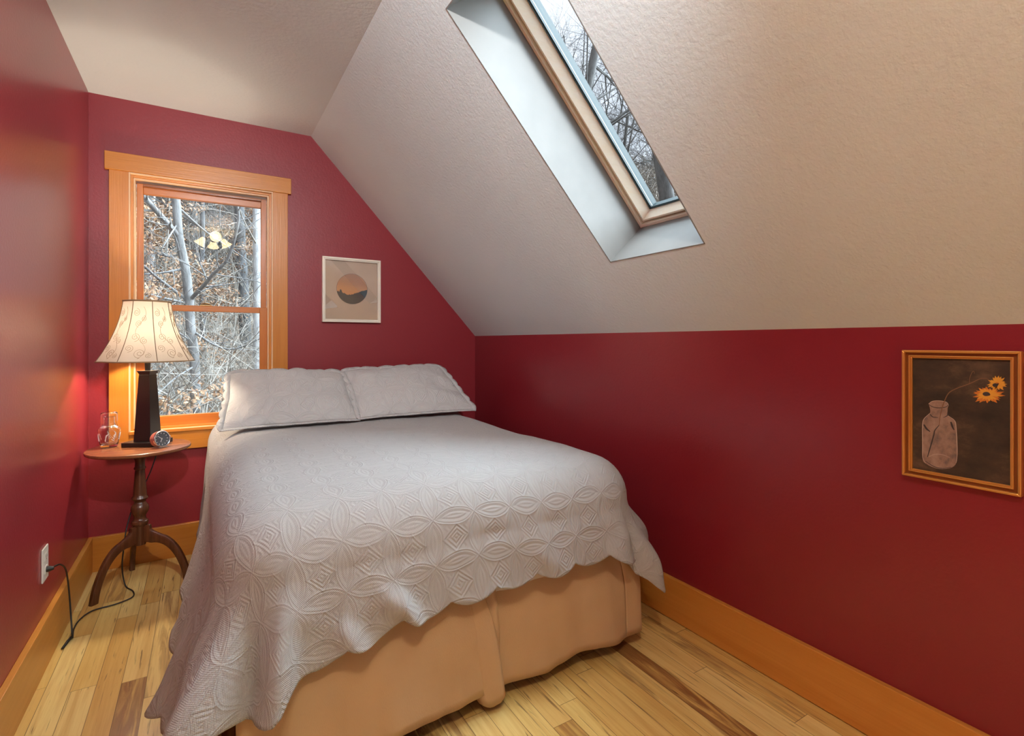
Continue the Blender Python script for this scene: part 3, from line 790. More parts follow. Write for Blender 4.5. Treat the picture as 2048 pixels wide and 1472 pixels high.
# bell shade: 8 softly faceted gores
Z0, Z1 = 0.424, 0.724
def shade_r(t): return 0.100 + (0.207 - 0.100) * (0.30 * (1 - t) + 0.70 * (1 - t) ** 2.1)
NG = 8
def shade_pt(th, t, off=0.0):
    g = (th / (2 * PI) * NG) % 1.0; k = 1 - 0.055 * (math.sin(PI * g)) ** 1.0 * 1.0
    r = (shade_r(t) + off) * k
    return Vector((LC.x + r * math.cos(th + LA), LC.y + r * math.sin(th + LA), LC.z + lerp(Z0, Z1, t)))
rows = [[shade_pt(2 * PI * k / 96, j / 24) for k in range(96)] for j in range(25)]
shade = MB().grid(rows, True).build('lamp_shade', 'shade', lamp, smooth=True)
for k in range(NG):
    th = 2 * PI * k / NG
    MB().tube([shade_pt(th, j / 16, 0.001) for j in range(17)], 0.0016, 6).build('seam', 'thread', shade)
q = MB().tube([shade_pt(2 * PI * k / 96, 1.0, 0.001) for k in range(97)], 0.0042, 8, cap=False); q.build('top_trim', 'thread_light', shade, smooth=True)
q = MB().tube([shade_pt(2 * PI * k / 96, 0.0, 0.001) for k in range(97)], 0.0032, 8, cap=False); q.build('bottom_trim', 'thread_light', shade, smooth=True)
# embroidered scrolls
q = MB()
def scroll(th0, t0, th_dir, sc, flip):
    pts = []
    for i in range(34):
        f = i / 33; a = -PI / 2 + f * 3.6 * PI; r = sc * (1.25 - 1.05 * f ** 0.8)
        pts.append((th0 + flip * r * math.cos(a) / 0.15, t0 + th_dir * r * math.sin(a) / 0.30))
    return [shade_pt(a, min(0.97, max(0.03, t)), 0.0012) for a, t in pts]
for g in range(NG):
    th = 2 * PI * g / NG
    for (a, t, d, sc, fl) in ((0.18, 0.80, -1, 0.016, 1), (0.30, 0.62, 1, 0.014, -1), (0.46, 0.70, -1, 0.012, 1), (0.24, 0.40, 1, 0.017, 1), (0.50, 0.34, -1, 0.014, -1), (0.14, 0.22, 1, 0.014, 1), (0.42, 0.14, 1, 0.018, -1), (0.60, 0.10, -1, 0.010, 1)):
        q.tube(scroll(th + a, t, d, sc * 1.05, fl), 0.0008, 4)
    stem = [shade_pt(th + 0.38 + 0.16 * math.sin(t * 9), 0.05 + 0.85 * t, 0.0012) for t in [i / 24 for i in range(25)]]
    q.tube(stem, 0.0007, 4)
q.build('embroidery', 'thread_light', shade)
# cord: behind the table, down past the column, across the floor, up to the outlet
OY = 2.545; OZ = 0.345
cord = [(-0.235, 3.245, TZ + 0.006), (-0.22, 3.33, TZ + 0.006), (-0.20, 3.352, TZ - 0.02), (-0.215, 3.335, 0.60), (-0.245, 3.27, 0.50), (-0.30, 3.20, 0.38), (-0.325, 3.14, 0.28), (-0.335, 3.10, 0.17), (-0.34, 3.12, 0.08), (-0.325, 3.10, 0.01), (-0.29, 3.03, 0.005), (-0.285, 2.96, 0.005), (-0.34, 2.92, 0.005), (-0.42, 2.90, 0.006), (-0.455, 2.84, 0.005), (-0.462, 2.76, 0.005), (-0.455, 2.70, 0.006), (-0.450, 2.66, 0.02), (-0.462, 2.70, 0.10), (-0.468, 2.70, 0.20), (-0.470, 2.66, 0.29), (-0.475, 2.60, 0.335), (-0.484, 2.56, 0.346), (-0.49, OY, OZ)]
MB().tube(catmull(cord, 7), 0.0030, 8).build('cord', 'black', lamp, smooth=True)
MB().tube([(-0.484, OY, OZ), (-0.498, OY, OZ), (-0.506, OY, OZ)], [0.006, 0.011, 0.011], 10).build('plug', 'black', lamp, smooth='auto')
MB().tube([(-0.456, 2.69, 0.006), (-0.462, 2.655, 0.007), (-0.47, 2.60, 0.007)], [0.005, 0.0055, 0.004], 8).build('cord_tie', 'black', lamp, smooth=True)

# wall outlet
ot = thing('wall_outlet', (XL, OY, 0.37), 'white wall outlet with a black plug low on the red wall', 'outlet')
MB().box(XL + 0.0002, XL + 0.006, OY - 0.040, OY + 0.040, 0.305, 0.430).build('cover_plate', 'white_plastic', ot, bevel=0.003)
for zz in (OZ, 0.393):
    soc = MB().box(XL + 0.006, XL + 0.008, OY - 0.017, OY + 0.017, zz - 0.014, zz + 0.014).build('socket', 'white_plastic', ot, bevel=0.001)
    q = MB()
    for dy in (-0.007, 0.007): q.box(XL + 0.008, XL + 0.0083, OY + dy - 0.001, OY + dy + 0.001, zz - 0.003, zz + 0.006)
    q.box(XL + 0.008, XL + 0.0083, OY - 0.002, OY + 0.002, zz - 0.010, zz - 0.006); q.build('slot', 'black', soc)

# ---------------------------------------------------------------- carafe, tumbler, clock
CC = Vector((-0.400, 3.190, TZ + 0.0006))
ca = [(0.0, 0.0), (0.030, 0.0), (0.034, 0.003), (0.038, 0.02), (0.0445, 0.070), (0.047, 0.083), (0.046, 0.090), (0.038, 0.098), (0.027, 0.106), (0.0245, 0.112), (0.0235, 0.125), (0.024, 0.146), (0.0255, 0.150), (0.0235, 0.151)]
ci = [(0.0215, 0.149), (0.0210, 0.125), (0.022, 0.112), (0.025, 0.108), (0.036, 0.100), (0.0435, 0.090), (0.0442, 0.083), (0.0418, 0.070), (0.0352, 0.022), (0.031, 0.013), (0.0, 0.012)]
car = thing('carafe', CC, 'small clear glass water carafe with etched leaves on the round table', 'carafe')
MB().lathe(ca + ci, CC, 48, cap=False).build('body', 'glassware', car, smooth='auto')
for g in range(7):
    th = 2 * PI * g / 7; q = MB()
    for k in range(-2, 3):
        z0 = 0.045 + 0.007 * k; pts = []
        for i in range(7):
            t = i / 6; a = th + 0.10 * k * t + 0.16 * t * (1 if g % 2 else -1); z = z0 + (0.018 - abs(k) * 0.003) * t; r = 0.038 + 0.0065 * (z - 0.02) / 0.05 + 0.0006
            pts.append((CC.x + r * math.cos(a), CC.y + r * math.sin(a), CC.z + z))
        q.tube(pts, [0.0004, 0.0012, 0.0016, 0.0018, 0.0016, 0.001, 0.0003], 5)
    q.build('etched_leaf', 'etch', car)
tu = thing('tumbler', CC + Vector((0, 0, 0.112)), 'upturned clear glass tumbler capping the neck of the carafe', 'glass')
to = [(0.0345, 0.0985), (0.0345, 0.158), (0.033, 0.166), (0.028, 0.1705), (0.0, 0.172)]
ti = [(0.0, 0.1665), (0.026, 0.166), (0.031, 0.162), (0.0325, 0.156), (0.0325, 0.0985)]
tu_prof = [(r, z + 0.003) for r, z in to + ti]
MB().lathe(tu_prof + [tu_prof[0]], CC, 48, cap=False).build('tumbler_wall', 'glassware', tu, smooth='auto')

KC = Vector((-0.178, 3.040, TZ + 0.0425))
ck = thing('alarm_clock', (KC.x, KC.y, TZ), 'small round chrome alarm clock with dark dial in front of the lamp', 'clock')
nd = Vector((0.62, -0.80, 0.16)).normalized(); ndx = Vector((0, 0, 1)).cross(nd).normalized(); ndy = nd.cross(ndx)
KM = Matrix((( ndx.x, ndy.x, nd.x, KC.x), (ndx.y, ndy.y, nd.y, KC.y), (ndx.z, ndy.z, nd.z, KC.z), (0, 0, 0, 1)))
def kl(prof, n=48, cap=False):
    q = MB().lathe(prof, (0, 0, 0), n, cap=cap); q.v = [KM @ p for p in q.v]; return q
kl([(0.0, -0.036), (0.030, -0.036), (0.036, -0.030), (0.0385, -0.018), (0.0385, 0.004)]).build('case', 'copper', ck, smooth='auto')
kl([(0.0385, 0.000), (0.0405, 0.002), (0.0405, 0.007), (0.038, 0.010), (0.035, 0.009), (0.0345, 0.004)]).build('bezel', 'chrome', ck, smooth='auto')
dial = kl([(0.0, 0.003), (0.0352, 0.003), (0.0352, 0.001), (0.0, 0.001)]).build('dial', 'clock_face', ck)
q = MB()
for hh in range(12):
    a = hh * PI / 6
    q.box(-0.0014, 0.0014, 0.0255, 0.0305, 0.0031, 0.0036, KM @ Matrix.Rotation(a, 4, 'Z'))
q.build('hour_marks', 'white', dial)
MB().box(-0.0011, 0.0011, -0.004, 0.026, 0.0045, 0.005, KM @ Matrix.Rotation(math.radians(48), 4, 'Z')).build('minute_hand', 'white', dial)
MB().box(-0.0015, 0.0015, -0.004, 0.016, 0.0040, 0.0045, KM @ Matrix.Rotation(math.radians(155), 4, 'Z')).build('hour_hand', 'white', dial)
kl([(0.0, 0.008), (0.0345, 0.0065)]).build('crystal', 'clock_glass', ck)
MB().tube([KM @ Vector((0.039, 0.004, -0.008)), KM @ Vector((0.049, 0.005, -0.008))], [0.004, 0.006], 12).build('knob', 'chrome', ck, smooth='auto')
MB().box(-0.022, 0.022, -0.0425, -0.0390, -0.022, 0.008, KM).build('foot', 'chrome', ck, bevel=0.001)

# ---------------------------------------------------------------- small picture on the back wall
def frame_ring(q, a0, a1, b0, b1, w, d0, d1, fn):
    """rectangular moulding ring in plane coords (a,b), depth d0..d1; mitred"""
    o = [(a0, b0), (a1, b0), (a1, b1), (a0, b1)]; i = [(a0 + w, b0 + w), (a1 - w, b0 + w), (a1 - w, b1 - w), (a0 + w, b1 - w)]
    for k in range(4):
        l = (k + 1) % 4
        q.prism([o[k], o[l], i[l], i[k]], d0, d1, fn)
    return q
pa = thing('framed_print', (0.833, YB, 1.33), 'small pale framed sunset print on the wall by the window', 'picture')
fb = lambda a, b, h: (a, YB - h, b)
x0, x1, z0, z1 = 0.646, 1.021, 1.329, 1.748
q = frame_ring(MB(), x0, x1, z0, z1, 0.012, 0.0005, 0.028, fb); frame_ring(q, x0 + 0.012, x1 - 0.012, z0 + 0.012, z1 - 0.012, 0.007, 0.0005, 0.0235, fb)
q.build('frame', 'silver_frame', pa, bevel=0.0015)
MB().prism([(x0 + 0.015, z0 + 0.015), (x1 - 0.015, z0 + 0.015), (x1 - 0.015, z1 - 0.015), (x0 + 0.015, z1 - 0.015)], 0.001, 0.005, fb).build('mat_board', flat('sand_mat_board', (0.60, 0.45, 0.33), 0.8), pa)
CX, CZ, CR = 0.837, 1.549, 0.0985
def disc(cx, cz, r, n=64, a0=0, a1=2 * PI): return [(cx + r * math.cos(a0 + (a1 - a0) * k / n), cz + r * math.sin(a0 + (a1 - a0) * k / n)) for k in range(n)]
mm = Mat('printed_sunset'); X_, Y_, Z_ = mm.xyz('Object')
nn = mm.noise((2, 2, 40), 3)
mm.color(mm.ramp((Z_ - 0.219) / 0.197 + 0.5 + (nn - 0.5) * 0.25, [(0.2, (0.72, 0.28, 0.08)), (0.5, (0.66, 0.30, 0.11)), (0.7, (0.52, 0.24, 0.11)), (1.0, (0.46, 0.24, 0.14))])).set(Roughness=0.7)
MB().prism(disc(CX, CZ, CR + 0.0015), 0.005, 0.0053, fb).build('print_border', flat('print_border_brown', (0.10, 0.045, 0.03), 0.7), pa)
MB().prism(disc(CX, CZ, CR), 0.005, 0.0056, fb).build('sunset_print', mm.m, pa)
poly = []
a_l, a_r = PI + 0.20, 2 * PI - 0.02
for k in range(49): a = a_l + (a_r - a_l) * k / 48; poly.append((CX + CR * 0.999 * math.cos(a), CZ + CR * 0.999 * math.sin(a)))
N = 70; xr, zr = poly[-1]; xl, zl = poly[0]
rr2 = random.Random(3); top = []
for k in range(1, N):
    t = k / N; x = lerp(xr, xl, t); u = (x - CX) / CR
    z = interp([(-1, -0.20), (-0.6, -0.33), (-0.3, -0.43), (0.0, -0.40), (0.35, -0.24), (0.7, -0.10), (1.0, -0.02)], u) * CR
    sp = 0.006 if u < 0.2 else 0.002
    z += rr2.random() * sp
    if -0.82 < u < -0.66: z += 0.020 * math.sin((u + 0.82) / 0.16 * PI) ** 0.6
    if (x - CX) ** 2 + z ** 2 < (CR * 0.998) ** 2: top.append((x, CZ + z))
MB().prism(poly + top, 0.0056, 0.0060, fb).build('treeline_silhouette', flat('print_dark_blue_black', (0.022, 0.024, 0.032), 0.7), pa)
g = MB(); g.v = [Vector(fb(a, b, hh)) for a, b, hh in ((x0 + 0.014, z0 + 0.014, 0.0075), (x1 - 0.014, z0 + 0.014, 0.0150), (x1 - 0.014, z1 - 0.014, 0.0225), (x0 + 0.014, z1 - 0.014, 0.0150))]; g.f = [(0, 1, 2, 3)]
g.build('glass', 'pic_glass', pa)

# ---------------------------------------------------------------- gold framed painting on the right wall
PY0, PY1, PZ0, PZ1 = 0.673, 0.421, 0.816, 1.177     # left edge (far), right edge (near)
pw, ph = PY0 - PY1, PZ1 - PZ0
pt = thing('framed_painting', (XR, (PY0 + PY1) / 2, PZ0), 'gold framed painting of yellow flowers in a glass jar on the knee wall', 'painting')
fr_ = lambda a, b, h: (XR - h, PY0 - a, PZ0 + b)
frame_ring(MB(), 0, pw, 0, ph, 0.007, 0.0005, 0.020, fr_).build('outer_moulding', 'gold', pt, bevel=0.002)
frame_ring(MB(), 0.007, pw - 0.007, 0.007, ph - 0.007, 0.009, 0.0005, 0.011, fr_).build('cove_moulding', 'gold_dark', pt)
frame_ring(MB(), 0.015, pw - 0.015, 0.015, ph - 0.015, 0.0035, 0.0005, 0.016, fr_).build('inner_moulding', 'gold', pt, bevel=0.001)
frame_ring(MB(), 0.0185, pw - 0.0185, 0.0185, ph - 0.0185, 0.004, 0.0005, 0.0125, fr_).build('sight_edge', 'gold', pt, bevel=0.001)
cx0 = 0.0215; cw, chh = pw - 2 * cx0, ph - 2 * cx0
mm = Mat('brown_mottled_canvas'); n = mm.noise((14, 14, 22), 6, 0.65); n2 = mm.noise((5, 5, 7), 3)
mm.color(mm.ramp(n * 0.5 + n2 * 0.5, [(0.36, (0.020, 0.012, 0.007)), (0.5, (0.050, 0.028, 0.015)), (0.62, (0.12, 0.072, 0.040))])).set(Roughness=0.75); mm.bump(n, 0.001)
MB().prism([(cx0, cx0), (cx0 + cw, cx0), (cx0 + cw, cx0 + chh), (cx0, cx0 + chh)], 0.001, 0.006, fr_).build('canvas', mm.m, pt)
def C(u, v): return (cx0 + u * cw, cx0 + (1 - v) * chh)        # u right, v down in 0..1
def cc(cx, cy):                                               # photo-crop proportions of the painting
    u = (cx - 232) / 873.0; return C(u, (cy - 185) / (935 + 140 * u))
def patch(pts, h, name, mat, sm=3):
    p = catmull([(*cc(a, b), 0) for a, b in pts + [pts[0]]], sm)[:-1]
    return MB().prism([(v.x, v.y) for v in p], 0.0058, h, fr_).build(name, mat, pt)
mj = Mat('painted_grey_pink_glass'); n = mj.noise((30, 30, 20), 5, 0.7)
mj.color(mj.ramp(n, [(0.35, (0.13, 0.095, 0.085)), (0.5, (0.26, 0.165, 0.125)), (0.68, (0.34, 0.23, 0.175))])).set(Roughness=0.75)
jarpts = [(390, 575), (402, 610), (402, 655), (345, 705), (332, 760), (332, 1030), (365, 1082), (440, 1115), (520, 1128), (610, 1112), (648, 1070), (655, 1000), (645, 760), (632, 715), (575, 675), (568, 610), (578, 580), (540, 553), (480, 548), (420, 555)]
jar = patch(jarpts, 0.0063, 'painted_jar', mj.m)
dk = flat('painted_dark_grey', (0.045, 0.035, 0.035), 0.8); lt = flat('painted_pale_edge', (0.50, 0.38, 0.31), 0.8); br = flat('painted_brown_stem', (0.20, 0.10, 0.05), 0.8)
def stroke(q, pts, w, h=0.0066):
    p = catmull([(*cc(a, b), 0) for a, b in pts], 5); ww = w if isinstance(w, list) else [w] * len(p)
    L, R = [], []
    for i, v in enumerate(p):
        t = (p[min(i + 1, len(p) - 1)] - p[max(0, i - 1)]).normalized(); nrm = Vector((-t.y, t.x, 0)); k = w * (0.5 + 0.5 * math.sin(PI * min(1, (i + 1.5) / len(p))))
        L.append(v + nrm * k); R.append(v - nrm * k)
    rows = [[fr_(a.x, a.y, h) for a in L], [fr_(a.x, a.y, h) for a in R]]; q.grid(rows); return q
q = MB(); stroke(q, [(402, 655), (345, 705), (332, 760), (332, 900), (334, 1030), (365, 1080)], 0.0009); stroke(q, [(575, 675), (632, 715), (645, 770), (653, 900), (655, 1000), (645, 1075)], 0.0009); stroke(q, [(390, 575), (430, 552), (500, 548), (560, 560), (578, 585)], 0.0008)
stroke(q, [(390, 1025), (450, 1002), (520, 1005), (590, 1030)], 0.0006)
q.build('painted_highlights', lt, jar)
q = MB(); stroke(q, [(392, 580), (430, 600), (490, 608), (550, 600), (578, 580)], 0.0010); stroke(q, [(405, 662), (430, 685), (480, 690)], 0.0012); stroke(q, [(570, 640), (565, 672), (530, 690)], 0.001)
stroke(q, [(345, 750), (370, 785), (405, 810)], 0.0024); stroke(q, [(598, 725), (612, 765), (628, 795)], 0.0022); stroke(q, [(360, 1060), (440, 1105), (520, 1122), (600, 1110)], 0.0010); stroke(q, [(380, 1025), (408, 940), (440, 840), (450, 800), (490, 755)], 0.0015, 0.0067)
q.build('painted_shading', dk, jar)
q = MB(); stroke(q, [(490, 755), (498, 690), (515, 620), (540, 550), (580, 480), (650, 440), (730, 410), (790, 385), (850, 355), (900, 350), (930, 365)], 0.0012, 0.0067); stroke(q, [(762, 395), (765, 350), (785, 300), (800, 290), (806, 312)], 0.0006, 0.0067)
q.build('painted_stem', br, pt)
ye = flat('painted_yellow', (0.74, 0.36, 0.035), 0.75); og = flat('painted_orange', (0.62, 0.19, 0.02), 0.75)
def flower(cx, cy, rx, ry, n, mat, seed, h):
    r_ = random.Random(seed); q = MB()
    for k in range(n):
        a = 2 * PI * k / n + r_.random() * 0.2; l = 0.8 + 0.35 * r_.random()
        p = [(cx + rx * 0.22 * math.cos(a - 0.5), cy + ry * 0.22 * math.sin(a - 0.5)), (cx + rx * 0.7 * l * math.cos(a - 0.16), cy + ry * 0.7 * l * math.sin(a - 0.16)), (cx + rx * l * math.cos(a), cy + ry * l * math.sin(a)), (cx + rx * 0.7 * l * math.cos(a + 0.16), cy + ry * 0.7 * l * math.sin(a + 0.16)), (cx + rx * 0.22 * math.cos(a + 0.5), cy + ry * 0.22 * math.sin(a + 0.5))]
        q.prism([cc(*t) for t in p], 0.0058, h + 0.00005 * (k % 5), fr_)
    return q.build('painted_flower', mat, pt)
f1 = flower(915, 490, 132, 75, 22, og, 1, 0.0066); flower(918, 486, 105, 58, 19, ye, 2, 0.0070)
f2 = flower(992, 392, 82, 62, 20, ye, 3, 0.0068); flower(1000, 398, 58, 44, 13, og, 6, 0.0066)
q = MB().prism([cc(905 + 30 * math.cos(a), 482 + 18 * math.sin(a)) for a in [k * PI / 8 for k in range(16)]], 0.0058, 0.0078, fr_)
q.prism([cc(978 + 22 * math.cos(a), 405 + 16 * math.sin(a)) for a in [k * PI / 8 for k in range(16)]], 0.0058, 0.0078, fr_)
q.build('painted_flower_centre', dk, pt)

# ---------------------------------------------------------------- ceiling light over the camera (seen mirrored in the window glass)
cl = thing('ceiling_light', FIX, 'brass ceiling light with four bell shades, mirrored in the window glass', 'ceiling light')
MB().lathe([(0.0, 0.0), (0.075, 0.0), (0.07, -0.02), (0.02, -0.032), (0.012, -0.06), (0.035, -0.08), (0.04, -0.10), (0.02, -0.12), (0.0, -0.122)], FIX, 32, cap=False).build('canopy', 'brass', cl, smooth='auto')
def glow(name, c, s):
    m = Mat(name).color((0.8, 0.7, 0.5)); m.b.inputs['Emission Color'].default_value = (*c, 1); m.b.inputs['Emission Strength'].default_value = s; return m.m
gl = glow('lit_frosted_glass', (1.0, 0.72, 0.38), 11.0)
for k in range(4):
    a = k * PI / 2; dx, dy = math.cos(a), math.sin(a)
    hub = FIX + Vector((0, 0, -0.09)); e = FIX + Vector((dx * 0.095, dy * 0.095, -0.075))
    MB().tube(catmull([hub, hub + Vector((dx * 0.05, dy * 0.05, 0.015)), e], 5), 0.007, 8).build('arm', 'brass', cl, smooth=True)
    q = MB().lathe([(0.018, 0.0), (0.03, -0.02), (0.036, -0.05), (0.055, -0.085), (0.062, -0.095)], (0, 0, 0), 24, cap=False)
    aim = Vector((dx * 0.6, dy * 0.6, -1)).normalized() if k != 1 else Vector((0.22, 1.0, -0.10)).normalized()
    Rm = Matrix.Translation(e) @ aim.to_track_quat('-Z', 'Y').to_matrix().to_4x4()
    q.v = [Rm @ p for p in q.v]; q.build('glass_shade', gl, cl, smooth=True)
    p = Rm @ Vector((0, 0, -0.085))
    add_light('ceiling_bulb_light', 'SPOT', p, FIX_POWER * (1.3 if k == 1 else 0.26), FIX_COL if k == 1 else (1.0, 0.84, 0.66), aim.to_track_quat('-Z', 'Y').to_euler(), shadow_soft_size=0.026, spot_size=math.radians(112 if k == 1 else 150), spot_blend=1.0)

# ---------------------------------------------------------------- outdoors: hillside and woods
def ground_z(x, y):
    r = math.hypot(x - 0.6, y)
    z = -2.6 + 0.44 * max(0, r - 5.0)
    if r > 46: z = -2.6 + 0.44 * 41 + (r - 46) * 0.10
    return z + 0.35 * noise.noise(Vector((x * 0.25, y * 0.25, 0))) + 0.08 * noise.noise(Vector((x * 1.3, y * 1.3, 3)))
rows = []
for i in range(110):
    r = 1.5 + 58 * (i / 109) ** 1.4
    rows.append([(0.6 + r * math.sin(a), r * math.cos(a), ground_z(0.6 + r * math.sin(a), r * math.cos(a)) - (0.0)) for a in [math.radians(-70 + 200 * j / 140) for j in range(141)]])
gnd = MB().grid(rows).build('hillside', 'ground', None, smooth=True); gnd['kind'] = 'structure'; gnd['label'] = 'wooded hillside covered in dry leaves outside the window'

def branchy(q, p, d, L, r, depth, rg, kids=3, spread=0.6, up=0.1, sides=5, wander=0.14):
    n = 5 if depth > 0 else 4
    pts = [Vector(p)]; dd = Vector(d).normalized(); rad = [r]; dirs = [dd.copy()]
    for i in range(n):
        dd = (dd + Vector((rg.uniform(-1, 1), rg.uniform(-1, 1), rg.uniform(-1, 1) + up)) * wander * (1.6 if depth < 2 else 1)).normalized()
        pts.append(pts[-1] + dd * L / n); rad.append(r * (1 - 0.62 * (i + 1) / n)); dirs.append(dd.copy())
    q.tube(pts, rad, max(3, sides), cap=False)
    if depth <= 0: return
    for k in range(kids + 1):
        t = rg.uniform(0.25, 1.0) if k else 1.0
        i = min(n, max(1, int(round(t * n)))); a = dirs[i]
        o = a.orthogonal(); o.rotate(Matrix.Rotation(rg.uniform(0, 2 * PI), 3, a))
        nd_ = (a + o * spread * rg.uniform(0.6, 1.4) * (0.5 if k == 0 else 1)).normalized()
        branchy(q, pts[i], nd_, L * rg.uniform(0.52, 0.78), rad[i] * rg.uniform(0.5, 0.78), depth - 1, rg, kids, spread, up, sides - 1, wander)

TREES = 'bare woodland trees outside'
def tree(px, py, r, h, lean, mat, twig, seed, label, group=None, nb=12, depth=3, blen=1.6, bstart=0.25, name='bare_tree', zoff=-0.3):
    rg = random.Random(seed); z0 = ground_z(px, py) + zoff
    root = thing(name, (px, py, z0), label, 'tree', group)
    pts = []; rad = []; N = 14
    for i in range(N + 1):
        t = i / N
        pts.append(Vector((px + lean[0] * h * t + 0.25 * r * noise.noise(Vector((t * 5, seed, 0))) * 3, py + lean[1] * h * t, z0 + h * t))); rad.append(r * (1.12 - 0.85 * t ** 1.2))
    MB().tube(pts, rad, 12, cap=False).build('trunk', mat, root, smooth=True)
    q = MB()
    for k in range(nb):
        t = lerp(bstart, 1.0, (k + rg.random()) / nb); i = min(N, int(t * N)); a = rg.uniform(0, 2 * PI)
        branchy(q, pts[i], Vector((math.cos(a), math.sin(a), rg.uniform(0.2, 0.9))), blen * rg.uniform(0.6, 1.2) * (1.1 - 0.5 * t), rad[i] * rg.uniform(0.25, 0.45), depth, rg, 3, 0.7)
    b = q.build('branches', twig, root); b['kind'] = 'stuff'
    return root, pts, rad
def dup(root, loc, rotz, sc, label, group):
    r = root.copy(); COL.objects.link(r); r.location = loc; r.rotation_euler = (0, 0, rotz); r.scale = (sc,) * 3
    r['label'] = label; r['group'] = group
    for ch in list(root.children):
        c = ch.copy(); COL.objects.link(c); c.parent = r
    return r

# main beech right outside the window, its limbs traced in space at 9 m
BYT = 9.0
beech = thing('beech_tree', (-0.1, BYT, ground_z(-0.1, BYT)), 'pale smooth beech nearest the window, dividing into two limbs', 'tree')
def W(x, z, dy=0.0): return Vector((x, BYT + dy, z))
zg = ground_z(-0.1, BYT)
tk = catmull([W(-0.07, zg - 0.3), W(-0.10, 0.2), W(-0.115, 0.95), W(-0.16, 1.35), W(-0.195, 1.95), W(-0.24, 2.35), W(-0.31, 2.75), W(-0.33, 3.05), W(-0.36, 3.9), W(-0.30, 6.0), W(-0.1, 9.0)], 5)
MB().tube(tk, [lerp(0.072, 0.052, i / len(tk)) for i in range(len(tk))], 14, cap=False).build('trunk', 'beech', beech, smooth=True)
q = MB(); rg = random.Random(5)
LIM = [([W(-0.31, 2.75), W(-0.52, 3.0, -0.2), W(-0.78, 3.3, -0.4), W(-1.1, 3.7, -0.7), W(-1.6, 4.6, -0.8)], 0.045),
       ([W(-0.17, 1.83), W(0.02, 2.05, -0.3), W(0.12, 2.18, -0.5), W(0.30, 2.40, -0.7), W(0.42, 2.9, -0.9), W(0.38, 3.2, -1.0), W(0.32, 3.6, -1.1)], 0.030),
       ([W(-0.24, 1.85), W(-0.55, 2.1, -0.3), W(-0.76, 2.3, -0.5), W(-1.0, 2.5, -0.7)], 0.024),
       ([W(-0.22, 1.78), W(-0.55, 1.83, -0.4), W(-0.9, 1.9, -0.7), W(-1.2, 1.95, -0.8)], 0.020),
       ([W(-0.33, 2.95), W(-0.45, 2.6, -0.4), W(-0.5, 2.45, -0.4), W(-0.33, 2.4, -0.3)], 0.012),
       ([W(-0.28, 2.28), W(-0.55, 2.18, -0.2), W(-0.95, 2.1, -0.4)], 0.018),
       ([W(-0.30, 2.5), W(-0.5, 2.5, 0.3), W(-0.9, 2.75, 0.5)], 0.012),
       ([W(-0.12, 1.35), W(0.15, 1.15, -0.3), W(0.4, 1.1, -0.5), W(0.8, 1.3, -0.8)], 0.020),
       ([W(-0.14, 1.2), W(-0.4, 1.38, -0.2), W(-0.8, 1.42, -0.5), W(-1.1, 1.3, -0.5)], 0.016),
       ([W(-0.10, 0.85), W(-0.35, 0.68, -0.3), W(-0.6, 0.45, -0.6), W(-0.9, 0.4, -0.8)], 0.016),
       ([W(-0.10, 0.60), W(-0.35, 0.5, 0.2), W(-0.7, 0.3, 0.2)], 0.012),
       ([W(-0.10, 0.2), W(0.1, 0.32, -0.2), W(0.3, 0.55, -0.4), W(0.7, 0.7, -0.6)], 0.013),
       ([W(-0.33, 3.2), W(0.0, 2.95, 0.3), W(0.3, 2.78, 0.5), W(0.7, 2.55, 0.7)], 0.020)]
for pts, r in LIM:
    c = catmull(pts, 5); rd = [lerp(r, r * 0.35, i / len(c)) for i in range(len(c))]
    q.tube(c, rd, 8, cap=False)
    for i in range(2, len(c) - 1, 2):
        t = (c[i + 1] - c[i - 1]).normalized(); o = t.orthogonal(); o.rotate(Matrix.Rotation(rg.uniform(0, 6.28), 3, t))
        branchy(q, c[i], t * 0.7 + o * 0.7, rg.uniform(0.35, 0.8), rd[i] * 0.42, 2, rg, 2, 0.6)
b = q.build('branches', 'beech', beech, smooth=True); b['kind'] = 'stuff'

tree(0.86, 13.5, 0.115, 12, (-0.045, 0), M['graybark'], M['twig'], 21, 'thick grey trunk right of centre in the window', nb=8, depth=2, bstart=0.4)
tree(0.83, 10.0, 0.075, 10, (-0.008, 0), M['whitebark'], M['paletwig'], 22, 'whitish trunk at the right edge of the window', nb=10, depth=3, bstart=0.28)
tree(-0.02, 12.5, 0.055, 9, (0.0, 0), M['graybark'], M['twig'], 23, 'slim grey trunk just right of the nearest beech', nb=8, depth=2)
tree(-1.08, 15.0, 0.065, 11, (0.005, 0), M['whitebark'], M['paletwig'], 24, 'pale trunk at the left edge of the window', nb=12, depth=3)
p1 = tree(0.9, 17.5, 0.09, 12, (0.04, 0), M['beech'], M['paletwig'], 25, 'slender leaning beech between the grey and white trunks', nb=12, depth=3)[0]
p2 = tree(-0.9, 20.0, 0.11, 13, (-0.02, 0), M['graybark'], M['twig'], 26, 'straight grey tree up the slope behind the nearest beech', nb=14, depth=3)[0]
p3 = tree(0.3, 24.0, 0.12, 13, (0.02, 0), M['beech'], M['twig'], 27, 'pale straight tree higher up the slope in the middle of the window', nb=14, depth=3)[0]
rg = random.Random(44)
for k in range(46):
    yy = rg.uniform(16, 46); xx = rg.uniform(-0.16, 0.17) * yy
    src = (p1, p2, p3)[k % 3]
    dup(src, (xx, yy, ground_z(xx, yy) - 0.3), rg.uniform(0, 6.28), rg.uniform(0.6, 1.1), 'slim bare tree far up the wooded hillside beyond the window', 'slim trees up the hillside')
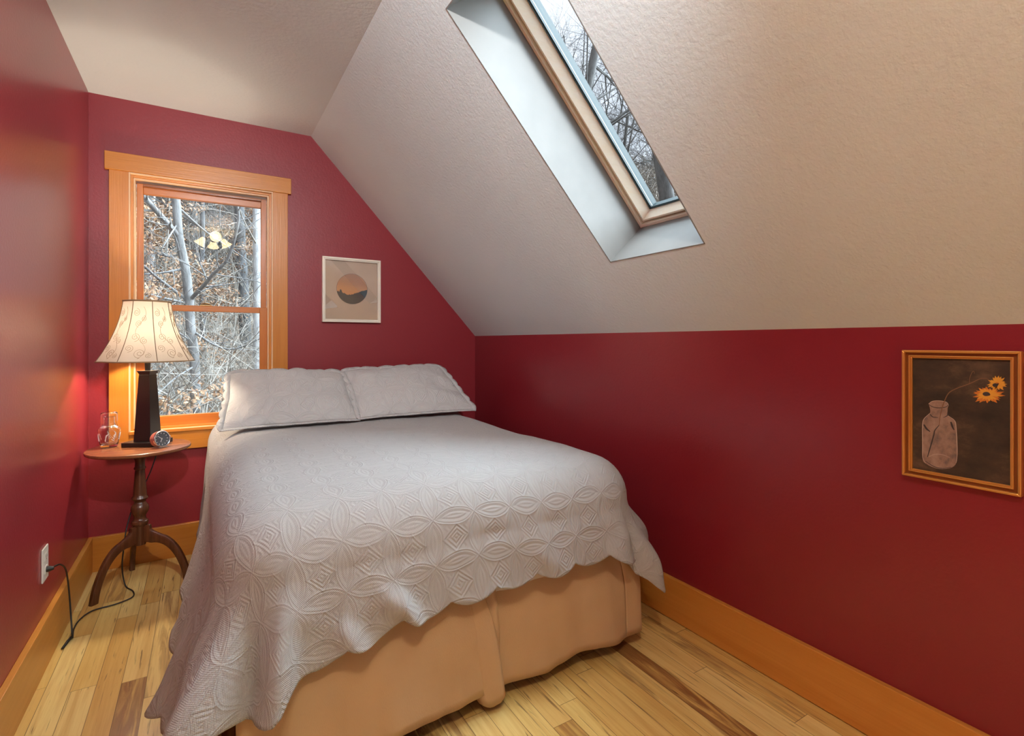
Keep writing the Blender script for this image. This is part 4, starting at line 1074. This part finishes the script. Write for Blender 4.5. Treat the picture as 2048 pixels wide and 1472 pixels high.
# saplings with dry leaves
def sapling(px, py, h, seed, nleaf, label, spread=1.0, group=None):
    rg = random.Random(seed); z0 = ground_z(px, py)
    root = thing('leafy_sapling', (px, py, z0), label, 'sapling', group)
    q = MB(); trunk = [Vector((px + 0.05 * math.sin(i * 0.9 + seed), py, z0 - 0.1 + h * i / 8)) for i in range(9)]
    q.tube(trunk, [0.022 * (1 - 0.08 * i) for i in range(9)], 6, cap=False)
    tips = []
    for k in range(16):
        i = rg.randint(2, 8); a = rg.uniform(0, 6.28); p = trunk[i]
        d = Vector((math.cos(a), math.sin(a), rg.uniform(-0.1, 0.5))); L = spread * rg.uniform(0.5, 1.1)
        pts = [p + d * L * t + Vector((rg.uniform(-1, 1), rg.uniform(-1, 1), rg.uniform(-1, 1))) * 0.05 for t in (0, 0.33, 0.66, 1.0)]
        q.tube(pts, [0.009, 0.007, 0.005, 0.002], 4, cap=False); tips.append(pts)
    q.build('stem', 'paletwig', root)
    lv = MB()
    for k in range(nleaf):
        pts = rg.choice(tips); t = rg.uniform(0.15, 1) * 3; i = min(2, int(t)); c = pts[i].lerp(pts[i + 1], t - i) + Vector((rg.gauss(0, 0.07), rg.gauss(0, 0.07), rg.gauss(0, 0.06) - 0.02))
        s = rg.uniform(0.022, 0.042); a = Vector((rg.uniform(-1, 1), rg.uniform(-1, 1), rg.uniform(-1, 1))).normalized(); b = a.orthogonal().normalized()
        bb = len(lv.v); lv.v += [c - a * s, c + b * s * 0.5, c + a * s, c - b * s * 0.5]; lv.f.append((bb, bb + 1, bb + 2, bb + 3))
    o = lv.build('leaves', 'leaf', root); o['kind'] = 'stuff'
    return root
s1 = sapling(-0.95, 8.2, 3.6, 1, 1500, 'young beech with dry orange leaves at the left of the window')
s2 = sapling(-0.55, 10.6, 4.8, 2, 2000, 'taller young beech with dry tan leaves left of the nearest trunk', 1.2)
s3 = sapling(0.45, 10.4, 3.2, 3, 1300, 'low leafy sapling between the beech and the grey trunk')
s4 = sapling(-0.2, 7.6, 2.1, 4, 1100, 'short leafy sapling low in front of the nearest beech')
for k in range(26):
    yy = rg.uniform(9.5, 26); xx = rg.uniform(-0.14, 0.14) * yy
    dup((s1, s2, s3)[k % 3], (xx, yy, ground_z(xx, yy)), rg.uniform(0, 6.28), rg.uniform(0.7, 1.3), 'young tree holding dry brown leaves on the slope beyond the window', 'leafy saplings on the slope')

# trees seen through the skylight
def polar(az, r): return (r * math.sin(az), r * math.cos(az))
st = []
for k, (deg, r, rad, h, ln) in enumerate(((52, 10.0, 0.15, 15, (-0.16, 0.05)), (33, 13.0, 0.15, 16, (0.20, -0.08)), (54, 17.0, 0.13, 16, (-0.12, 0.10)))):
    x, yy = polar(math.radians(deg), r)
    lab = ['big bare tree closest to the skylight', 'leaning bare tree seen through the middle of the skylight', 'bare tree low in the skylight view behind the others'][k]
    st.append(tree(x, yy, rad, h, ln, M['skytwig'], M['skytwig'], 60 + k, lab, nb=20, depth=4, blen=4.2, bstart=0.22)[0])
for k in range(16):
    deg = rg.uniform(36, 54); r = rg.uniform(24, 46); x, yy = polar(math.radians(deg), r)
    dup(st[k % 3], (x, yy, ground_z(x, yy) - 0.3), rg.uniform(0, 6.28), rg.uniform(0.55, 0.85), 'distant bare tree on the ridge seen through the skylight', 'bare trees along the ridge beyond the skylight')

# dense brush: fine twigs nobody could count
def thicket(name, label, pts_fn, n, hmin, hmax, rad, mat, seed, bend=0.25):
    rg = random.Random(seed); q = MB()
    for k in range(n):
        x, y_ = pts_fn(rg); z = ground_z(x, y_); h = rg.uniform(hmin, hmax); a = rg.uniform(0, 6.28); b = bend * h
        p0 = Vector((x, y_, z - 0.05)); p1 = p0 + Vector((b * 0.3 * math.cos(a), b * 0.3 * math.sin(a), h * 0.5)); p2 = p0 + Vector((b * math.cos(a) + rg.uniform(-1, 1) * b, b * math.sin(a) + rg.uniform(-1, 1) * b, h))
        r0 = rad * rg.uniform(0.5, 1.2)
        q.tube([p0, p1, p2], [r0, r0 * 0.7, r0 * 0.25], 3, cap=False)
        for j in range(3):
            t = rg.uniform(0.25, 0.9); c = p0.lerp(p2, t); a2 = rg.uniform(0, 6.28); L = h * rg.uniform(0.15, 0.4)
            d = Vector((math.cos(a2), math.sin(a2), rg.uniform(-0.2, 1.0))) * L
            q.tube([c, c + d * 0.5 + Vector((0, 0, -0.03)), c + d], [r0 * 0.5, r0 * 0.4, r0 * 0.15], 3, cap=False)
    o = q.build(name, mat); link_props(o, label, 'brush', kind='stuff'); return o
def near_pts(rg):
    y_ = rg.uniform(6.5, 17); return rg.uniform(-0.15, 0.15) * y_, y_
def far_pts(rg):
    y_ = rg.uniform(16, 44); return rg.uniform(-0.16, 0.16) * y_, y_
def ridge_pts(rg):
    a = math.radians(rg.uniform(40, 56)); r = rg.uniform(17, 46); return r * math.sin(a), r * math.cos(a)
thicket('brush', 'pale twiggy undergrowth on the near slope beyond the window', near_pts, 800, 0.6, 3.2, 0.010, M['paletwig'], 71, 0.5)
thicket('brush', 'grey twiggy undergrowth high on the slope beyond the window', far_pts, 1300, 1.5, 6.0, 0.028, M['twig'], 72, 0.3)
thicket('brush', 'brown brushwood on the ridge at the foot of the skylight view', ridge_pts, 2600, 1.2, 3.6, 0.030, M['brownbrush'], 73, 0.5)
